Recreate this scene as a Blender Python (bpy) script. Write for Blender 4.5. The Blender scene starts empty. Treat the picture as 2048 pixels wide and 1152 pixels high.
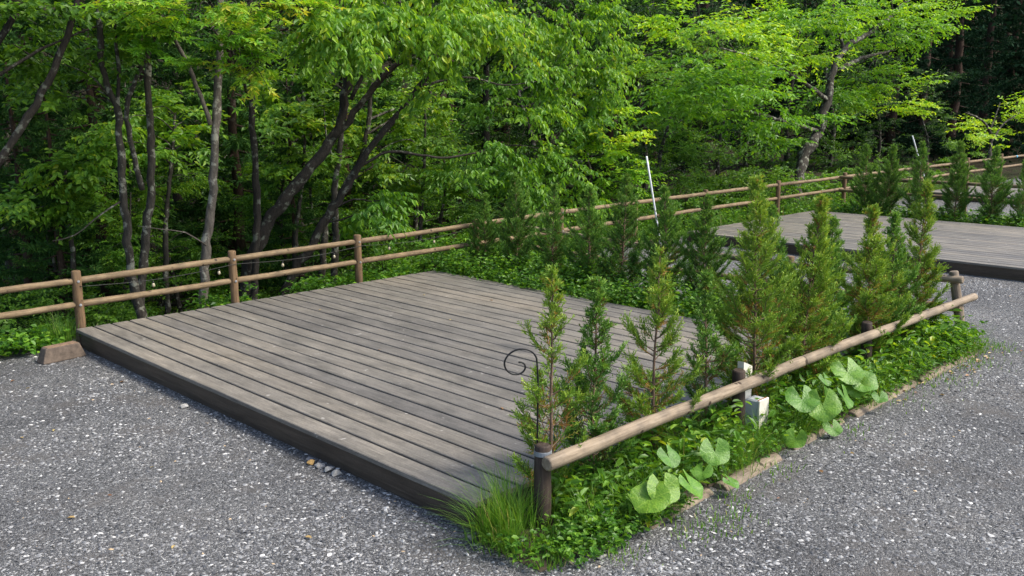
import bpy, math, random
import numpy as np
from mathutils import Matrix

# ------------------------------------------------------------------ camera, sky, sun, exposure
sc = bpy.context.scene
COL = sc.collection
FPX = 1863.43                                   # focal length in pixels of the 2048 px wide photograph
ROT = np.array([[0.71171356, 0.13894304, -0.68859178],
                [-0.70244679, 0.13283449, -0.69923065],
                [-0.0056845, 0.98135102, 0.1921402]])
EYE = np.array([0.0, 0.0, 2.8])
cam = bpy.data.cameras.new('camera')
cam.sensor_fit = 'HORIZONTAL'
cam.sensor_width = 36.0
cam.lens = 36.0 * FPX / 2048.0
cam.clip_start = 0.05
cam.clip_end = 600.0
cam_ob = bpy.data.objects.new('camera', cam)
COL.objects.link(cam_ob)
M4 = np.eye(4)
M4[:3, :3] = ROT
M4[:3, 3] = EYE
cam_ob.matrix_world = Matrix(M4.tolist())
sc.camera = cam_ob

SUN_EL, SUN_AZ = math.radians(50), math.radians(142)   # azimuth measured clockwise from +Y
world = bpy.data.worlds.new('World')
sc.world = world
world.use_nodes = True
wn, wl = world.node_tree.nodes, world.node_tree.links
sky = wn.new('ShaderNodeTexSky')
sky.sky_type = 'NISHITA'
sky.sun_disc = False
sky.sun_elevation = SUN_EL
sky.sun_rotation = SUN_AZ
sky.air_density = 1.0
sky.dust_density = 2.5
sky.ozone_density = 1.0
wl.new(sky.outputs[0], wn['Background'].inputs[0])
wn['Background'].inputs[1].default_value = 0.13
sun = bpy.data.lights.new('sun', 'SUN')
sun.energy = 2.3
sun.angle = math.radians(18)
sun.color = (1.0, 0.94, 0.83)
sun_ob = bpy.data.objects.new('sun', sun)
COL.objects.link(sun_ob)
sdir = np.array([math.sin(SUN_AZ) * math.cos(SUN_EL), math.cos(SUN_AZ) * math.cos(SUN_EL), math.sin(SUN_EL)])
from mathutils import Vector
sun_ob.rotation_euler = Vector((-sdir).tolist()).to_track_quat('-Z', 'Y').to_euler()
sc.view_settings.view_transform = 'Standard'
sc.view_settings.look = 'None'
sc.view_settings.exposure = 1.28
sc.view_settings.gamma = 1.0
sc.view_settings.use_curve_mapping = False
sc.cycles.max_bounces = 6
sc.cycles.diffuse_bounces = 3
sc.cycles.glossy_bounces = 2
sc.cycles.transmission_bounces = 4
sc.cycles.use_denoising = True

RNG = np.random.default_rng(7)
random.seed(7)


# ------------------------------------------------------------------ helpers
def ray(x, y):
    return ROT @ np.array([x - 1024.0, -(y - 576.0), -FPX])


def PY(x, y, Y):          # point of the plane Y = const that is seen at photograph pixel x, y
    d = ray(x, y)
    return EYE + d * (Y / d[1])


def PX(x, y, X):
    d = ray(x, y)
    return EYE + d * (X / d[0])


def PG(x, y, z=0.0):
    d = ray(x, y)
    return EYE + d * ((z - EYE[2]) / d[2])


def nrm(a):
    return a / np.maximum(np.linalg.norm(a, axis=-1, keepdims=True), 1e-9)


def mesh_arrays(name, V, F, tint=None, smooth=False):
    """V (n,3), F list of (m,k) index arrays"""
    if not isinstance(F, (list, tuple)):
        F = [F]
    me = bpy.data.meshes.new(name)
    V = np.asarray(V, dtype=np.float32)
    me.vertices.add(len(V))
    me.vertices.foreach_set('co', V.ravel())
    loops = np.concatenate([np.asarray(f, dtype=np.int32).ravel() for f in F])
    sizes = np.concatenate([np.full(len(f), np.asarray(f).shape[1], dtype=np.int32) for f in F])
    starts = np.concatenate([[0], np.cumsum(sizes)[:-1]]).astype(np.int32)
    me.loops.add(len(loops))
    me.loops.foreach_set('vertex_index', loops)
    me.polygons.add(len(sizes))
    me.polygons.foreach_set('loop_start', starts)
    me.polygons.foreach_set('use_smooth', np.full(len(sizes), smooth, dtype=bool))
    if tint is not None:
        at = me.attributes.new('tint', 'FLOAT', 'FACE')
        at.data.foreach_set('value', np.asarray(tint, dtype=np.float32))
    me.update(calc_edges=True)
    return me


def link(name, me, mat=None, parent=None, loc=None):
    o = bpy.data.objects.new(name, me)
    COL.objects.link(o)
    if mat is not None and me is not None and len(me.materials) == 0:
        me.materials.append(mat)
    if parent is not None:
        o.parent = parent
    if loc is not None:
        o.location = [float(v) for v in loc]
    return o


def tag(o, label=None, cat=None, group=None, kind=None):
    if label:
        o['label'] = label
    if cat:
        o['category'] = cat
    if group:
        o['group'] = group
    if kind:
        o['kind'] = kind
    return o


def thing(name, label, cat, loc=(0, 0, 0), group=None):
    o = bpy.data.objects.new(name, None)
    o.empty_display_size = 0.1
    COL.objects.link(o)
    o.location = [float(v) for v in loc]
    return tag(o, label, cat, group)


class MB:
    """collects geometry of one mesh"""

    def __init__(self):
        self.V, self.F, self.n = [], [], 0
        self.tint = []

    def add(self, V, F, t=0.5):
        V = np.asarray(V, float)
        self.V.append(V)
        for f in (F if isinstance(F, list) else [F]):
            f = np.asarray(f)
            self.F.append(f + self.n)
            self.tint.append(np.full(len(f), t) if np.isscalar(t) else np.asarray(t))
        self.n += len(V)

    def mesh(self, name, smooth=False):
        return mesh_arrays(name, np.concatenate(self.V), self.F, np.concatenate(self.tint), smooth)


def box_geo(x0, x1, y0, y1, z0, z1, b=0.0):
    """box with a chamfer b along its top edges"""
    V = [(x0, y0, z0), (x1, y0, z0), (x1, y1, z0), (x0, y1, z0)]
    if b <= 0:
        V += [(x0, y0, z1), (x1, y0, z1), (x1, y1, z1), (x0, y1, z1)]
        F = [(0, 3, 2, 1), (4, 5, 6, 7), (0, 1, 5, 4), (1, 2, 6, 5), (2, 3, 7, 6), (3, 0, 4, 7)]
    else:
        V += [(x0, y0, z1 - b), (x1, y0, z1 - b), (x1, y1, z1 - b), (x0, y1, z1 - b),
              (x0 + b, y0 + b, z1), (x1 - b, y0 + b, z1), (x1 - b, y1 - b, z1), (x0 + b, y1 - b, z1)]
        F = [(0, 3, 2, 1), (8, 9, 10, 11)]
        for a, c in ((0, 4), (4, 8)):
            for i in range(4):
                j = (i + 1) % 4
                F.append((a + i, a + j, c + j, c + i))
    return np.array(V, float), np.array(F)


def smooth_path(P, R, step):
    """Catmull-Rom through the points P with radii R"""
    P = np.asarray(P, float)
    R = np.asarray(R, float)
    if len(P) == 2:
        k = max(2, int(np.linalg.norm(P[1] - P[0]) / step) + 1)
        t = np.linspace(0, 1, k)[:, None]
        return P[0] * (1 - t) + P[1] * t, (R[0] * (1 - t) + R[1] * t)[:, 0]
    Q = np.vstack([2 * P[0] - P[1], P, 2 * P[-1] - P[-2]])
    out, rr = [], []
    for i in range(len(P) - 1):
        k = max(2, int(np.linalg.norm(P[i + 1] - P[i]) / step))
        t = np.linspace(0, 1, k, endpoint=False)[:, None]
        a, b, c, d = Q[i], Q[i + 1], Q[i + 2], Q[i + 3]
        out.append(0.5 * ((2 * b) + (c - a) * t + (2 * a - 5 * b + 4 * c - d) * t ** 2 + (3 * b - a - 3 * c + d) * t ** 3))
        rr.append((R[i] * (1 - t) + R[i + 1] * t)[:, 0])
    out.append(P[-1:])
    rr.append(R[-1:])
    return np.vstack(out), np.concatenate(rr)


def tube_geo(P, R, sides=8, wob=0.0, cap=True, rng=None):
    P = np.asarray(P, float)
    n = len(P)
    T = np.gradient(P, axis=0)
    T = nrm(T)
    up = np.array([0, 0, 1.0]) if abs(T[0][2]) < 0.9 else np.array([1.0, 0, 0])
    U = np.zeros_like(P)
    u = np.cross(T[0], up)
    for i in range(n):
        u = u - T[i] * (u @ T[i])
        u = u / max(np.linalg.norm(u), 1e-9)
        U[i] = u
    W = np.cross(T, U)
    a = np.linspace(0, 2 * np.pi, sides, endpoint=False)
    rad = np.asarray(R, float)[:, None] * np.ones(sides)[None]
    if wob > 0:
        g = rng if rng is not None else RNG
        rad = rad * (1 + wob * g.normal(size=rad.shape))
    V = P[:, None] + rad[..., None] * (np.cos(a)[None, :, None] * U[:, None] + np.sin(a)[None, :, None] * W[:, None])
    V = V.reshape(-1, 3)
    i = np.arange(n - 1)[:, None] * sides
    j = np.arange(sides)[None]
    k = (np.arange(sides)[None] + 1) % sides
    F = np.stack([i + j, i + k, i + sides + k, i + sides + j], -1).reshape(-1, 4)
    Fs = [F]
    if cap:
        Fs.append(np.arange(sides)[::-1][None])
        Fs.append((np.arange(sides) + (n - 1) * sides)[None])
    return V, Fs


# leaf templates: verts (along, side, normal) and triangles
T_CHERRY = (np.array([[0, 0, 0], [.28, -.5, .10], [.70, -.37, .07], [1, 0, -.12], [.70, .37, .07], [.28, .5, .10]]),
            np.array([[0, 1, 2], [0, 2, 3], [0, 3, 4], [0, 4, 5]]))
T_SIMPLE = (np.array([[0, 0, 0], [.42, -.5, .10], [1, 0, -.06], [.42, .5, .10]]), np.array([[0, 1, 2], [0, 2, 3]]))


def maple_template():
    V, F = [[0.0, 0.0, 0.0]], []
    for a, l in ((-115, .5), (-62, .85), (0, 1.0), (62, .85), (115, .5)):
        r = math.radians(a)
        d = np.array([math.cos(r), math.sin(r)])
        s = np.array([-d[1], d[0]])
        k = len(V)
        m1 = d * l * .45 - s * l * .17
        m2 = d * l * .45 + s * l * .17
        t = d * l
        V += [[m1[0], m1[1], .02], [t[0], t[1], -.08 * l], [m2[0], m2[1], .02]]
        F += [[0, k, k + 1], [0, k + 1, k + 2]]
    return np.array(V), np.array(F)


T_MAPLE = maple_template()
T_BLADE = (np.array([[0, -.5, 0], [0, .5, 0], [.5, -.38, .05], [.5, .38, .05], [1, 0, -.08]]),
           np.array([[0, 1, 3], [0, 3, 2], [2, 3, 4]]))
T_NEEDLE = (np.array([[0, -.5, 0], [0, .5, 0], [1, 0, 0]]), np.array([[0, 1, 2]]))
T_TWIG = (np.array([[0, 0, 0], [.35, -.5, 0], [1, 0, 0], [.35, .5, 0]]), np.array([[0, 1, 2], [0, 2, 3]]))


def leaves_geo(tpl, pos, d, n, L, Wd):
    V0, F0 = tpl
    d = nrm(d)
    s = nrm(np.cross(n, d))
    n2 = np.cross(d, s)
    L = np.broadcast_to(L, len(pos))[:, None, None]
    Wd = np.broadcast_to(Wd, len(pos))[:, None, None]
    V = pos[:, None] + V0[None, :, 0:1] * L * d[:, None] + V0[None, :, 1:2] * Wd * s[:, None] + V0[None, :, 2:3] * L * n2[:, None]
    F = F0[None] + (np.arange(len(pos)) * len(V0))[:, None, None]
    return V.reshape(-1, 3), F.reshape(-1, 3)


def rand_dirs(rng, n):
    return nrm(rng.normal(size=(n, 3)))


# ------------------------------------------------------------------ materials
def new_mat(name):
    m = bpy.data.materials.new(name)
    m.use_nodes = True
    nt = m.node_tree
    b = nt.nodes['Principled BSDF']
    return m, nt, b


def N(nt, t, **kw):
    n = nt.nodes.new(t)
    for k, v in kw.items():
        if k in n.inputs:
            n.inputs[k].default_value = v
        else:
            setattr(n, k, v)
    return n


def ramp(nt, src, stops, interp='LINEAR'):
    r = nt.nodes.new('ShaderNodeValToRGB')
    r.color_ramp.interpolation = interp
    el = r.color_ramp.elements
    while len(el) < len(stops):
        el.new(0.5)
    for e, (p, c) in zip(el, stops):
        e.position = p
        e.color = (*c, 1) if len(c) == 3 else c
    nt.links.new(src, r.inputs[0])
    return r


def mix(nt, a, b, fac, mode='MIX'):
    m = nt.nodes.new('ShaderNodeMix')
    m.data_type = 'RGBA'
    m.blend_type = mode
    for i, v in ((6, a), (7, b)):
        if isinstance(v, tuple):
            m.inputs[i].default_value = (*v, 1)
        else:
            nt.links.new(v, m.inputs[i])
    if isinstance(fac, (int, float)):
        m.inputs[0].default_value = fac
    else:
        nt.links.new(fac, m.inputs[0])
    return m.outputs[2]


def bump(nt, h, strength, dist, b):
    bp = N(nt, 'ShaderNodeBump', Strength=strength, Distance=dist)
    nt.links.new(h, bp.inputs['Height'])
    nt.links.new(bp.outputs[0], b.inputs['Normal'])
    return bp


def leaf_mat(name, stops, trans=0.42, rough=0.45, spec=0.35, tcol=1.25):
    m, nt, b = new_mat(name)
    at = N(nt, 'ShaderNodeAttribute', attribute_name='tint')
    oi = N(nt, 'ShaderNodeObjectInfo')
    r = ramp(nt, at.outputs['Fac'], stops)
    hs = N(nt, 'ShaderNodeHueSaturation')
    mr = N(nt, 'ShaderNodeMapRange')
    nt.links.new(oi.outputs['Random'], mr.inputs[0])
    mr.inputs[3].default_value = 0.88
    mr.inputs[4].default_value = 1.12
    nt.links.new(mr.outputs[0], hs.inputs['Value'])
    nt.links.new(r.outputs[0], hs.inputs['Color'])
    nt.links.new(hs.outputs[0], b.inputs['Base Color'])
    b.inputs['Roughness'].default_value = rough
    b.inputs['Specular IOR Level'].default_value = spec
    tr = N(nt, 'ShaderNodeBsdfTranslucent')
    tc = mix(nt, hs.outputs[0], (1.35 * tcol, 1.2 * tcol, 0.6), 1.0, 'MULTIPLY')
    nt.links.new(tc, tr.inputs[0])
    ms = N(nt, 'ShaderNodeMixShader')
    ms.inputs[0].default_value = trans
    nt.links.new(b.outputs[0], ms.inputs[1])
    nt.links.new(tr.outputs[0], ms.inputs[2])
    nt.links.new(ms.outputs[0], nt.nodes['Material Output'].inputs[0])
    return m


MAT = {}
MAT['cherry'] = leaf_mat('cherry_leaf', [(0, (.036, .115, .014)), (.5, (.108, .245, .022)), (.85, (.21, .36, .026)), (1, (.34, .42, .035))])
MAT['lime'] = leaf_mat('sunlit_lime_leaf', [(0, (.05, .16, .014)), (.5, (.14, .31, .018)), (.85, (.26, .43, .02)), (1, (.36, .47, .03))])  # lime leaves; sunlight on the right-hand boughs is put into this colour
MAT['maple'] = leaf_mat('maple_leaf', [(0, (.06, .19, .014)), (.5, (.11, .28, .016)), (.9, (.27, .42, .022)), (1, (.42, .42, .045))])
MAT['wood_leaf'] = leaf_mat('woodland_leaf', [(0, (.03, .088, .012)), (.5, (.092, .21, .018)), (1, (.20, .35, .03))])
MAT['shaded_leaf'] = leaf_mat('shaded_wood_leaf', [(0, (.010, .034, .007)), (.5, (.032, .095, .012)), (1, (.11, .24, .02))])  # darker woodland leaf for the back layer, forest shade put into its colour
MAT['cedar'] = leaf_mat('cedar_needle', [(0, (.014, .046, .012)), (.5, (.035, .10, .018)), (.85, (.10, .20, .03)), (1, (.20, .28, .05))], trans=.15, rough=.75, spec=.15)
MAT['dark_cedar'] = leaf_mat('dark_cedar_needle', [(0, (.005, .018, .009)), (.6, (.010, .035, .015)), (1, (.020, .058, .020))], trans=.1, rough=.85, spec=.08)
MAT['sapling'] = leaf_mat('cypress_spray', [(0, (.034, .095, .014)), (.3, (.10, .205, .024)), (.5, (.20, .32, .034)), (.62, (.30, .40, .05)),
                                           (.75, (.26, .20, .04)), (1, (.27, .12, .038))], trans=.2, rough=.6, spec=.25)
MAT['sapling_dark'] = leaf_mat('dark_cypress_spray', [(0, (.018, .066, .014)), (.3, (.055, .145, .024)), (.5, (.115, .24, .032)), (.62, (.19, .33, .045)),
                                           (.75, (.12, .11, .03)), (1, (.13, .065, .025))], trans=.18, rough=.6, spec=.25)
MAT['weed'] = leaf_mat('weed_leaf', [(0, (.026, .085, .010)), (.5, (.075, .20, .016)), (1, (.19, .35, .03))])
MAT['grass'] = leaf_mat('grass_blade', [(0, (.04, .12, .016)), (.5, (.10, .23, .024)), (.85, (.20, .32, .045)), (.95, (.25, .34, .06)), (1, (.45, .38, .2))], trans=.3)
MAT['dead_leaf'] = leaf_mat('dead_leaf', [(0, (.16, .07, .035)), (.5, (.30, .17, .07)), (1, (.45, .36, .14))], trans=.1)


def butterbur_mat():
    m, nt, b = new_mat('butterbur_leaf')
    tc = N(nt, 'ShaderNodeTexCoord')
    nz = N(nt, 'ShaderNodeTexNoise', Scale=9.0, Detail=4.0)
    nt.links.new(tc.outputs['Object'], nz.inputs[0])
    r0 = ramp(nt, nz.outputs[0], [(.3, (.085, .23, .026)), (.7, (.15, .32, .045))])
    sx = N(nt, 'ShaderNodeSeparateXYZ')
    nt.links.new(tc.outputs['Object'], sx.inputs[0])
    at = N(nt, 'ShaderNodeMath', operation='ARCTAN2')
    nt.links.new(sx.outputs[1], at.inputs[0])
    nt.links.new(sx.outputs[0], at.inputs[1])
    mu = N(nt, 'ShaderNodeMath', operation='MULTIPLY')
    nt.links.new(at.outputs[0], mu.inputs[0])
    mu.inputs[1].default_value = 9.0
    co = N(nt, 'ShaderNodeMath', operation='COSINE')
    nt.links.new(mu.outputs[0], co.inputs[0])
    vr = ramp(nt, co.outputs[0], [(.93, (0, 0, 0)), (.99, (.30, .30, .30))])
    vm = mix(nt, r0.outputs[0], (.30, .46, .14), vr.outputs[0])
    oi = N(nt, 'ShaderNodeObjectInfo')
    orr = ramp(nt, oi.outputs['Random'], [(0, (.62, .70, .55)), (.5, (.9, .88, .65)), (1, (1.2, 1.0, .55))])
    vm = mix(nt, vm, orr.outputs[0], 1.0, 'MULTIPLY')
    n2 = N(nt, 'ShaderNodeTexNoise', Scale=2.2, Detail=3.0)
    nt.links.new(tc.outputs['Object'], n2.inputs[0])
    n2r = ramp(nt, n2.outputs[0], [(.35, (.8, .82, .8)), (.65, (1.08, 1.05, 1.0))])
    vm = mix(nt, vm, n2r.outputs[0], 1.0, 'MULTIPLY')
    r = N(nt, 'ShaderNodeGamma')
    nt.links.new(vm, r.inputs[0])
    bump(nt, nz.outputs[0], .25, .03, b)
    nt.links.new(r.outputs[0], b.inputs['Base Color'])
    b.inputs['Roughness'].default_value = .42
    b.inputs['Specular IOR Level'].default_value = .4
    tr = N(nt, 'ShaderNodeBsdfTranslucent')
    nt.links.new(r.outputs[0], tr.inputs[0])
    ms = N(nt, 'ShaderNodeMixShader')
    ms.inputs[0].default_value = .25
    nt.links.new(b.outputs[0], ms.inputs[1])
    nt.links.new(tr.outputs[0], ms.inputs[2])
    nt.links.new(ms.outputs[0], nt.nodes['Material Output'].inputs[0])
    return m


MAT['butterbur'] = butterbur_mat()


def bark_mat(name, dark, light, lichen, lich_amt, scale=18):
    m, nt, b = new_mat(name)
    tc = N(nt, 'ShaderNodeTexCoord')
    mp = N(nt, 'ShaderNodeMapping')
    mp.inputs['Scale'].default_value = (1, 1, .35)
    nt.links.new(tc.outputs['Object'], mp.inputs[0])
    n1 = N(nt, 'ShaderNodeTexNoise', Scale=float(scale), Detail=6.0, Roughness=.7)
    nt.links.new(mp.outputs[0], n1.inputs[0])
    r = ramp(nt, n1.outputs[0], [(.3, dark), (.7, light)])
    n2 = N(nt, 'ShaderNodeTexNoise', Scale=7.0, Detail=5.0, Roughness=.65)
    nt.links.new(tc.outputs['Object'], n2.inputs[0])
    r2 = ramp(nt, n2.outputs[0], [(.62 - lich_amt, (0, 0, 0)), (.68 - lich_amt, (1, 1, 1))])
    c = mix(nt, r.outputs[0], lichen, r2.outputs[0])
    nt.links.new(c, b.inputs['Base Color'])
    b.inputs['Roughness'].default_value = .9
    b.inputs['Specular IOR Level'].default_value = .2
    bump(nt, n1.outputs[0], .8, .02, b)
    return m


MAT['bark_dark'] = bark_mat('dark_bark', (.010, .009, .007), (.036, .030, .024), (.10, .105, .08), .06, 26)
MAT['bark_grey'] = bark_mat('grey_bark', (.018, .016, .012), (.065, .057, .046), (.19, .19, .15), .08, 24)
MAT['bark_pale'] = bark_mat('pale_bark', (.045, .038, .031), (.155, .135, .11), (.27, .26, .21), .06, 20)
MAT['bark_cedar'] = bark_mat('cedar_bark', (.025, .015, .010), (.07, .045, .032), (.09, .075, .06), .02, 26)
MAT['stem'] = bark_mat('sapling_bark', (.10, .06, .04), (.22, .15, .105), (.25, .2, .15), .0, 40)


def wood_deck_mat(name, c0, c1, c2, flecks=True):
    """weathered planks: grain runs along Y; patches of wear in world space, so that they cross the planks"""
    m, nt, b = new_mat(name)
    tc = N(nt, 'ShaderNodeTexCoord')
    geo = N(nt, 'ShaderNodeNewGeometry')
    oi = N(nt, 'ShaderNodeObjectInfo')
    mp = N(nt, 'ShaderNodeMapping')
    mp.inputs['Scale'].default_value = (48, 2.4, 48)
    nt.links.new(geo.outputs['Position'], mp.inputs[0])
    g = N(nt, 'ShaderNodeTexNoise', Scale=1.0, Detail=7.0, Roughness=.68, Distortion=.35)
    nt.links.new(mp.outputs[0], g.inputs[0])
    mp2 = N(nt, 'ShaderNodeMapping')
    mp2.inputs['Scale'].default_value = (1.0, .55, 1)
    nt.links.new(geo.outputs['Position'], mp2.inputs[0])
    p = N(nt, 'ShaderNodeTexNoise', Scale=1.1, Detail=7.0, Roughness=.62)
    nt.links.new(mp2.outputs[0], p.inputs[0])
    mp3 = N(nt, 'ShaderNodeMapping')
    mp3.inputs['Scale'].default_value = (7, 2.2, 7)
    nt.links.new(geo.outputs['Position'], mp3.inputs[0])
    q = N(nt, 'ShaderNodeTexNoise', Scale=1.0, Detail=6.0, Roughness=.7)
    nt.links.new(mp3.outputs[0], q.inputs[0])
    base = ramp(nt, g.outputs[0], [(.25, c0), (.5, c1), (.78, c2)])
    pr = ramp(nt, p.outputs[0], [(.30, (.78, .78, .79)), (.48, (.95, .95, .95)), (.68, (1.12, 1.09, 1.04))])
    c = mix(nt, base.outputs[0], pr.outputs[0], 1.0, 'MULTIPLY')
    qr = ramp(nt, q.outputs[0], [(.3, (.62, .62, .63)), (.5, (.97, .97, .97)), (.74, (1.25, 1.23, 1.2))])
    c = mix(nt, c, qr.outputs[0], .9, 'MULTIPLY')
    rnd = ramp(nt, oi.outputs['Random'], [(0, (.80, .80, .82)), (.5, (1, .99, .97)), (1, (1.15, 1.10, 1.03))])
    c = mix(nt, c, rnd.outputs[0], 1.0, 'MULTIPLY')
    sp_ = N(nt, 'ShaderNodeTexNoise', Scale=75.0, Detail=3.0, Roughness=.7)
    nt.links.new(geo.outputs['Position'], sp_.inputs[0])
    spr_ = ramp(nt, sp_.outputs[0], [(.3, (.72, .72, .72)), (.5, (1, 1, 1)), (.72, (1.22, 1.22, 1.2))])
    c = mix(nt, c, spr_.outputs[0], .9, 'MULTIPLY')
    # scuffed pale flecks
    f = N(nt, 'ShaderNodeTexNoise', Scale=11.0, Detail=3.0, Roughness=.5)
    nt.links.new(geo.outputs['Position'], f.inputs[0])
    fr = ramp(nt, f.outputs[0], [(.70, (0, 0, 0)), (.75, (.7, .7, .7) if flecks else (0, 0, 0))])
    c = mix(nt, c, (.36, .34, .31), fr.outputs[0])
    # a dark spill left on the boards
    sp = N(nt, 'ShaderNodeVectorMath', operation='DISTANCE')
    mp4 = N(nt, 'ShaderNodeMapping')
    mp4.inputs['Scale'].default_value = (1.7, .9, 0)
    wv = mix(nt, geo.outputs['Position'], q.outputs['Color'], .35, 'ADD')
    nt.links.new(wv, mp4.inputs[0])
    nt.links.new(mp4.outputs[0], sp.inputs[0])
    sp.inputs[1].default_value = (1.7 * 7.08, .9 * 7.15, 0)
    spr = ramp(nt, sp.outputs['Value'], [(.16, (.7, .7, .7)), (.3, (0, 0, 0))])
    c = mix(nt, c, (.06, .058, .056), spr.outputs[0])
    nt.links.new(c, b.inputs['Base Color'])
    rr = ramp(nt, q.outputs[0], [(.3, (.5, .5, .5)), (.7, (.75, .75, .75))])
    nt.links.new(rr.outputs[0], b.inputs['Roughness'])
    b.inputs['Specular IOR Level'].default_value = .4
    bump(nt, g.outputs[0], .35, .004, b)
    return m


MAT['deck'] = wood_deck_mat('weathered_deck', (.088, .080, .070), (.155, .143, .126), (.225, .209, .187))
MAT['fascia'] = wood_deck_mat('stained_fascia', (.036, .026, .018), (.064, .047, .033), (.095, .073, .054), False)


def log_mat(name, c0, c1, c2, zs=.08):
    m, nt, b = new_mat(name)
    tc = N(nt, 'ShaderNodeTexCoord')
    oi = N(nt, 'ShaderNodeObjectInfo')
    mp = N(nt, 'ShaderNodeMapping')
    mp.inputs['Scale'].default_value = (1, 1, zs)          # logs are built along their own Z
    ad = N(nt, 'ShaderNodeVectorMath', operation='ADD')
    sc_ = N(nt, 'ShaderNodeVectorMath', operation='SCALE')
    cb = N(nt, 'ShaderNodeCombineXYZ')
    for i in range(3):
        nt.links.new(oi.outputs['Random'], cb.inputs[i])
    nt.links.new(cb.outputs[0], sc_.inputs[0])
    sc_.inputs['Scale'].default_value = 37.0
    nt.links.new(tc.outputs['Object'], ad.inputs[0])
    nt.links.new(sc_.outputs[0], ad.inputs[1])
    nt.links.new(ad.outputs[0], mp.inputs[0])
    g = N(nt, 'ShaderNodeTexNoise', Scale=55.0, Detail=5.0, Roughness=.65)
    nt.links.new(mp.outputs[0], g.inputs[0])
    p = N(nt, 'ShaderNodeTexNoise', Scale=6.0, Detail=5.0, Roughness=.6)
    nt.links.new(ad.outputs[0], p.inputs[0])
    base = ramp(nt, g.outputs[0], [(.25, c0), (.5, c1), (.8, c2)])
    pr = ramp(nt, p.outputs[0], [(.3, (.62, .62, .64)), (.6, (1.05, 1.03, 1.0))])
    c = mix(nt, base.outputs[0], pr.outputs[0], 1.0, 'MULTIPLY')
    # knots
    vo = N(nt, 'ShaderNodeTexVoronoi', Scale=8.0)
    nt.links.new(ad.outputs[0], vo.inputs[0])
    kr = ramp(nt, vo.outputs['Distance'], [(.12, (1, 1, 1)), (.18, (0, 0, 0))])
    c = mix(nt, c, (.035, .022, .014), kr.outputs[0])
    nt.links.new(c, b.inputs['Base Color'])
    b.inputs['Roughness'].default_value = .75
    b.inputs['Specular IOR Level'].default_value = .3
    bump(nt, g.outputs[0], .4, .006, b)
    return m


MAT['log_brown'] = log_mat('brown_log', (.09, .060, .032), (.185, .132, .075), (.28, .21, .13))
MAT['log_post'] = log_mat('brown_post', (.07, .042, .022), (.14, .088, .046), (.21, .14, .078))
MAT['log_pale'] = log_mat('peeled_log', (.13, .098, .066), (.225, .178, .126), (.32, .262, .20))
MAT['log_dark'] = log_mat('dark_post', (.022, .015, .011), (.045, .031, .023), (.085, .062, .048))
MAT['log_grey'] = log_mat('grey_timber', (.09, .065, .045), (.19, .15, .11), (.29, .24, .18))


def plain(name, col, rough=.5, metal=0.0, spec=.4, noise=.25, scale=14.0):
    m, nt, b = new_mat(name)
    tc = N(nt, 'ShaderNodeTexCoord')
    nz = N(nt, 'ShaderNodeTexNoise', Scale=scale, Detail=6.0, Roughness=.65)
    nt.links.new(tc.outputs['Object'], nz.inputs[0])
    lo = tuple(c * (1 - noise) for c in col)
    hi = tuple(min(1, c * (1 + noise)) for c in col)
    r = ramp(nt, nz.outputs[0], [(.3, lo), (.7, hi)])
    nt.links.new(r.outputs[0], b.inputs['Base Color'])
    b.inputs['Roughness'].default_value = rough
    b.inputs['Metallic'].default_value = metal
    b.inputs['Specular IOR Level'].default_value = spec
    bump(nt, nz.outputs[0], .2, .004, b)
    return m


MAT['iron'] = plain('black_iron', (.012, .012, .013), .45, .3)
MAT['steel'] = plain('galvanised_steel', (.42, .43, .44), .42, .8)
MAT['band'] = plain('grey_band', (.22, .24, .26), .5, .2)
MAT['white_board'] = plain('white_painted_board', (.66, .62, .53), .6, noise=.12)
MAT['box_grey'] = plain('grey_enclosure', (.42, .45, .46), .45, noise=.1)
MAT['box_edge'] = plain('cream_enclosure_edge', (.62, .58, .5), .5, noise=.12)
MAT['rust'] = plain('rust', (.28, .10, .035), .85, noise=.5, scale=40)
MAT['white_pole'] = plain('white_pole', (.74, .75, .76), .4, noise=.06)
MAT['concrete'] = plain('wheel_stop_wood', (.10, .075, .056), .85, noise=.45, scale=16)
MAT['wood_top'] = plain('worn_wheel_stop_top', (.165, .105, .066), .85, noise=.4, scale=22)
MAT['red'] = plain('red_ribbon', (.45, .06, .03), .6)
MAT['blue'] = plain('blue_tape', (.03, .25, .38), .5)
MAT['wire'] = plain('black_wire', (.015, .015, .015), .5)
MAT['bulb'] = plain('frosted_bulb', (.36, .31, .21), .2, noise=.2, scale=40)
MAT['stone'] = plain('grey_stone', (.30, .29, .27), .85, noise=.4, scale=20)
MAT['stone_ochre'] = plain('ochre_stone', (.42, .26, .09), .85, noise=.4, scale=20)
MAT['stone_blue'] = plain('dark_blue_stone', (.085, .095, .115), .8, noise=.4, scale=20)
MAT['soil'] = plain('bed_soil', (.045, .034, .022), .95, noise=.5, scale=9)


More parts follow.
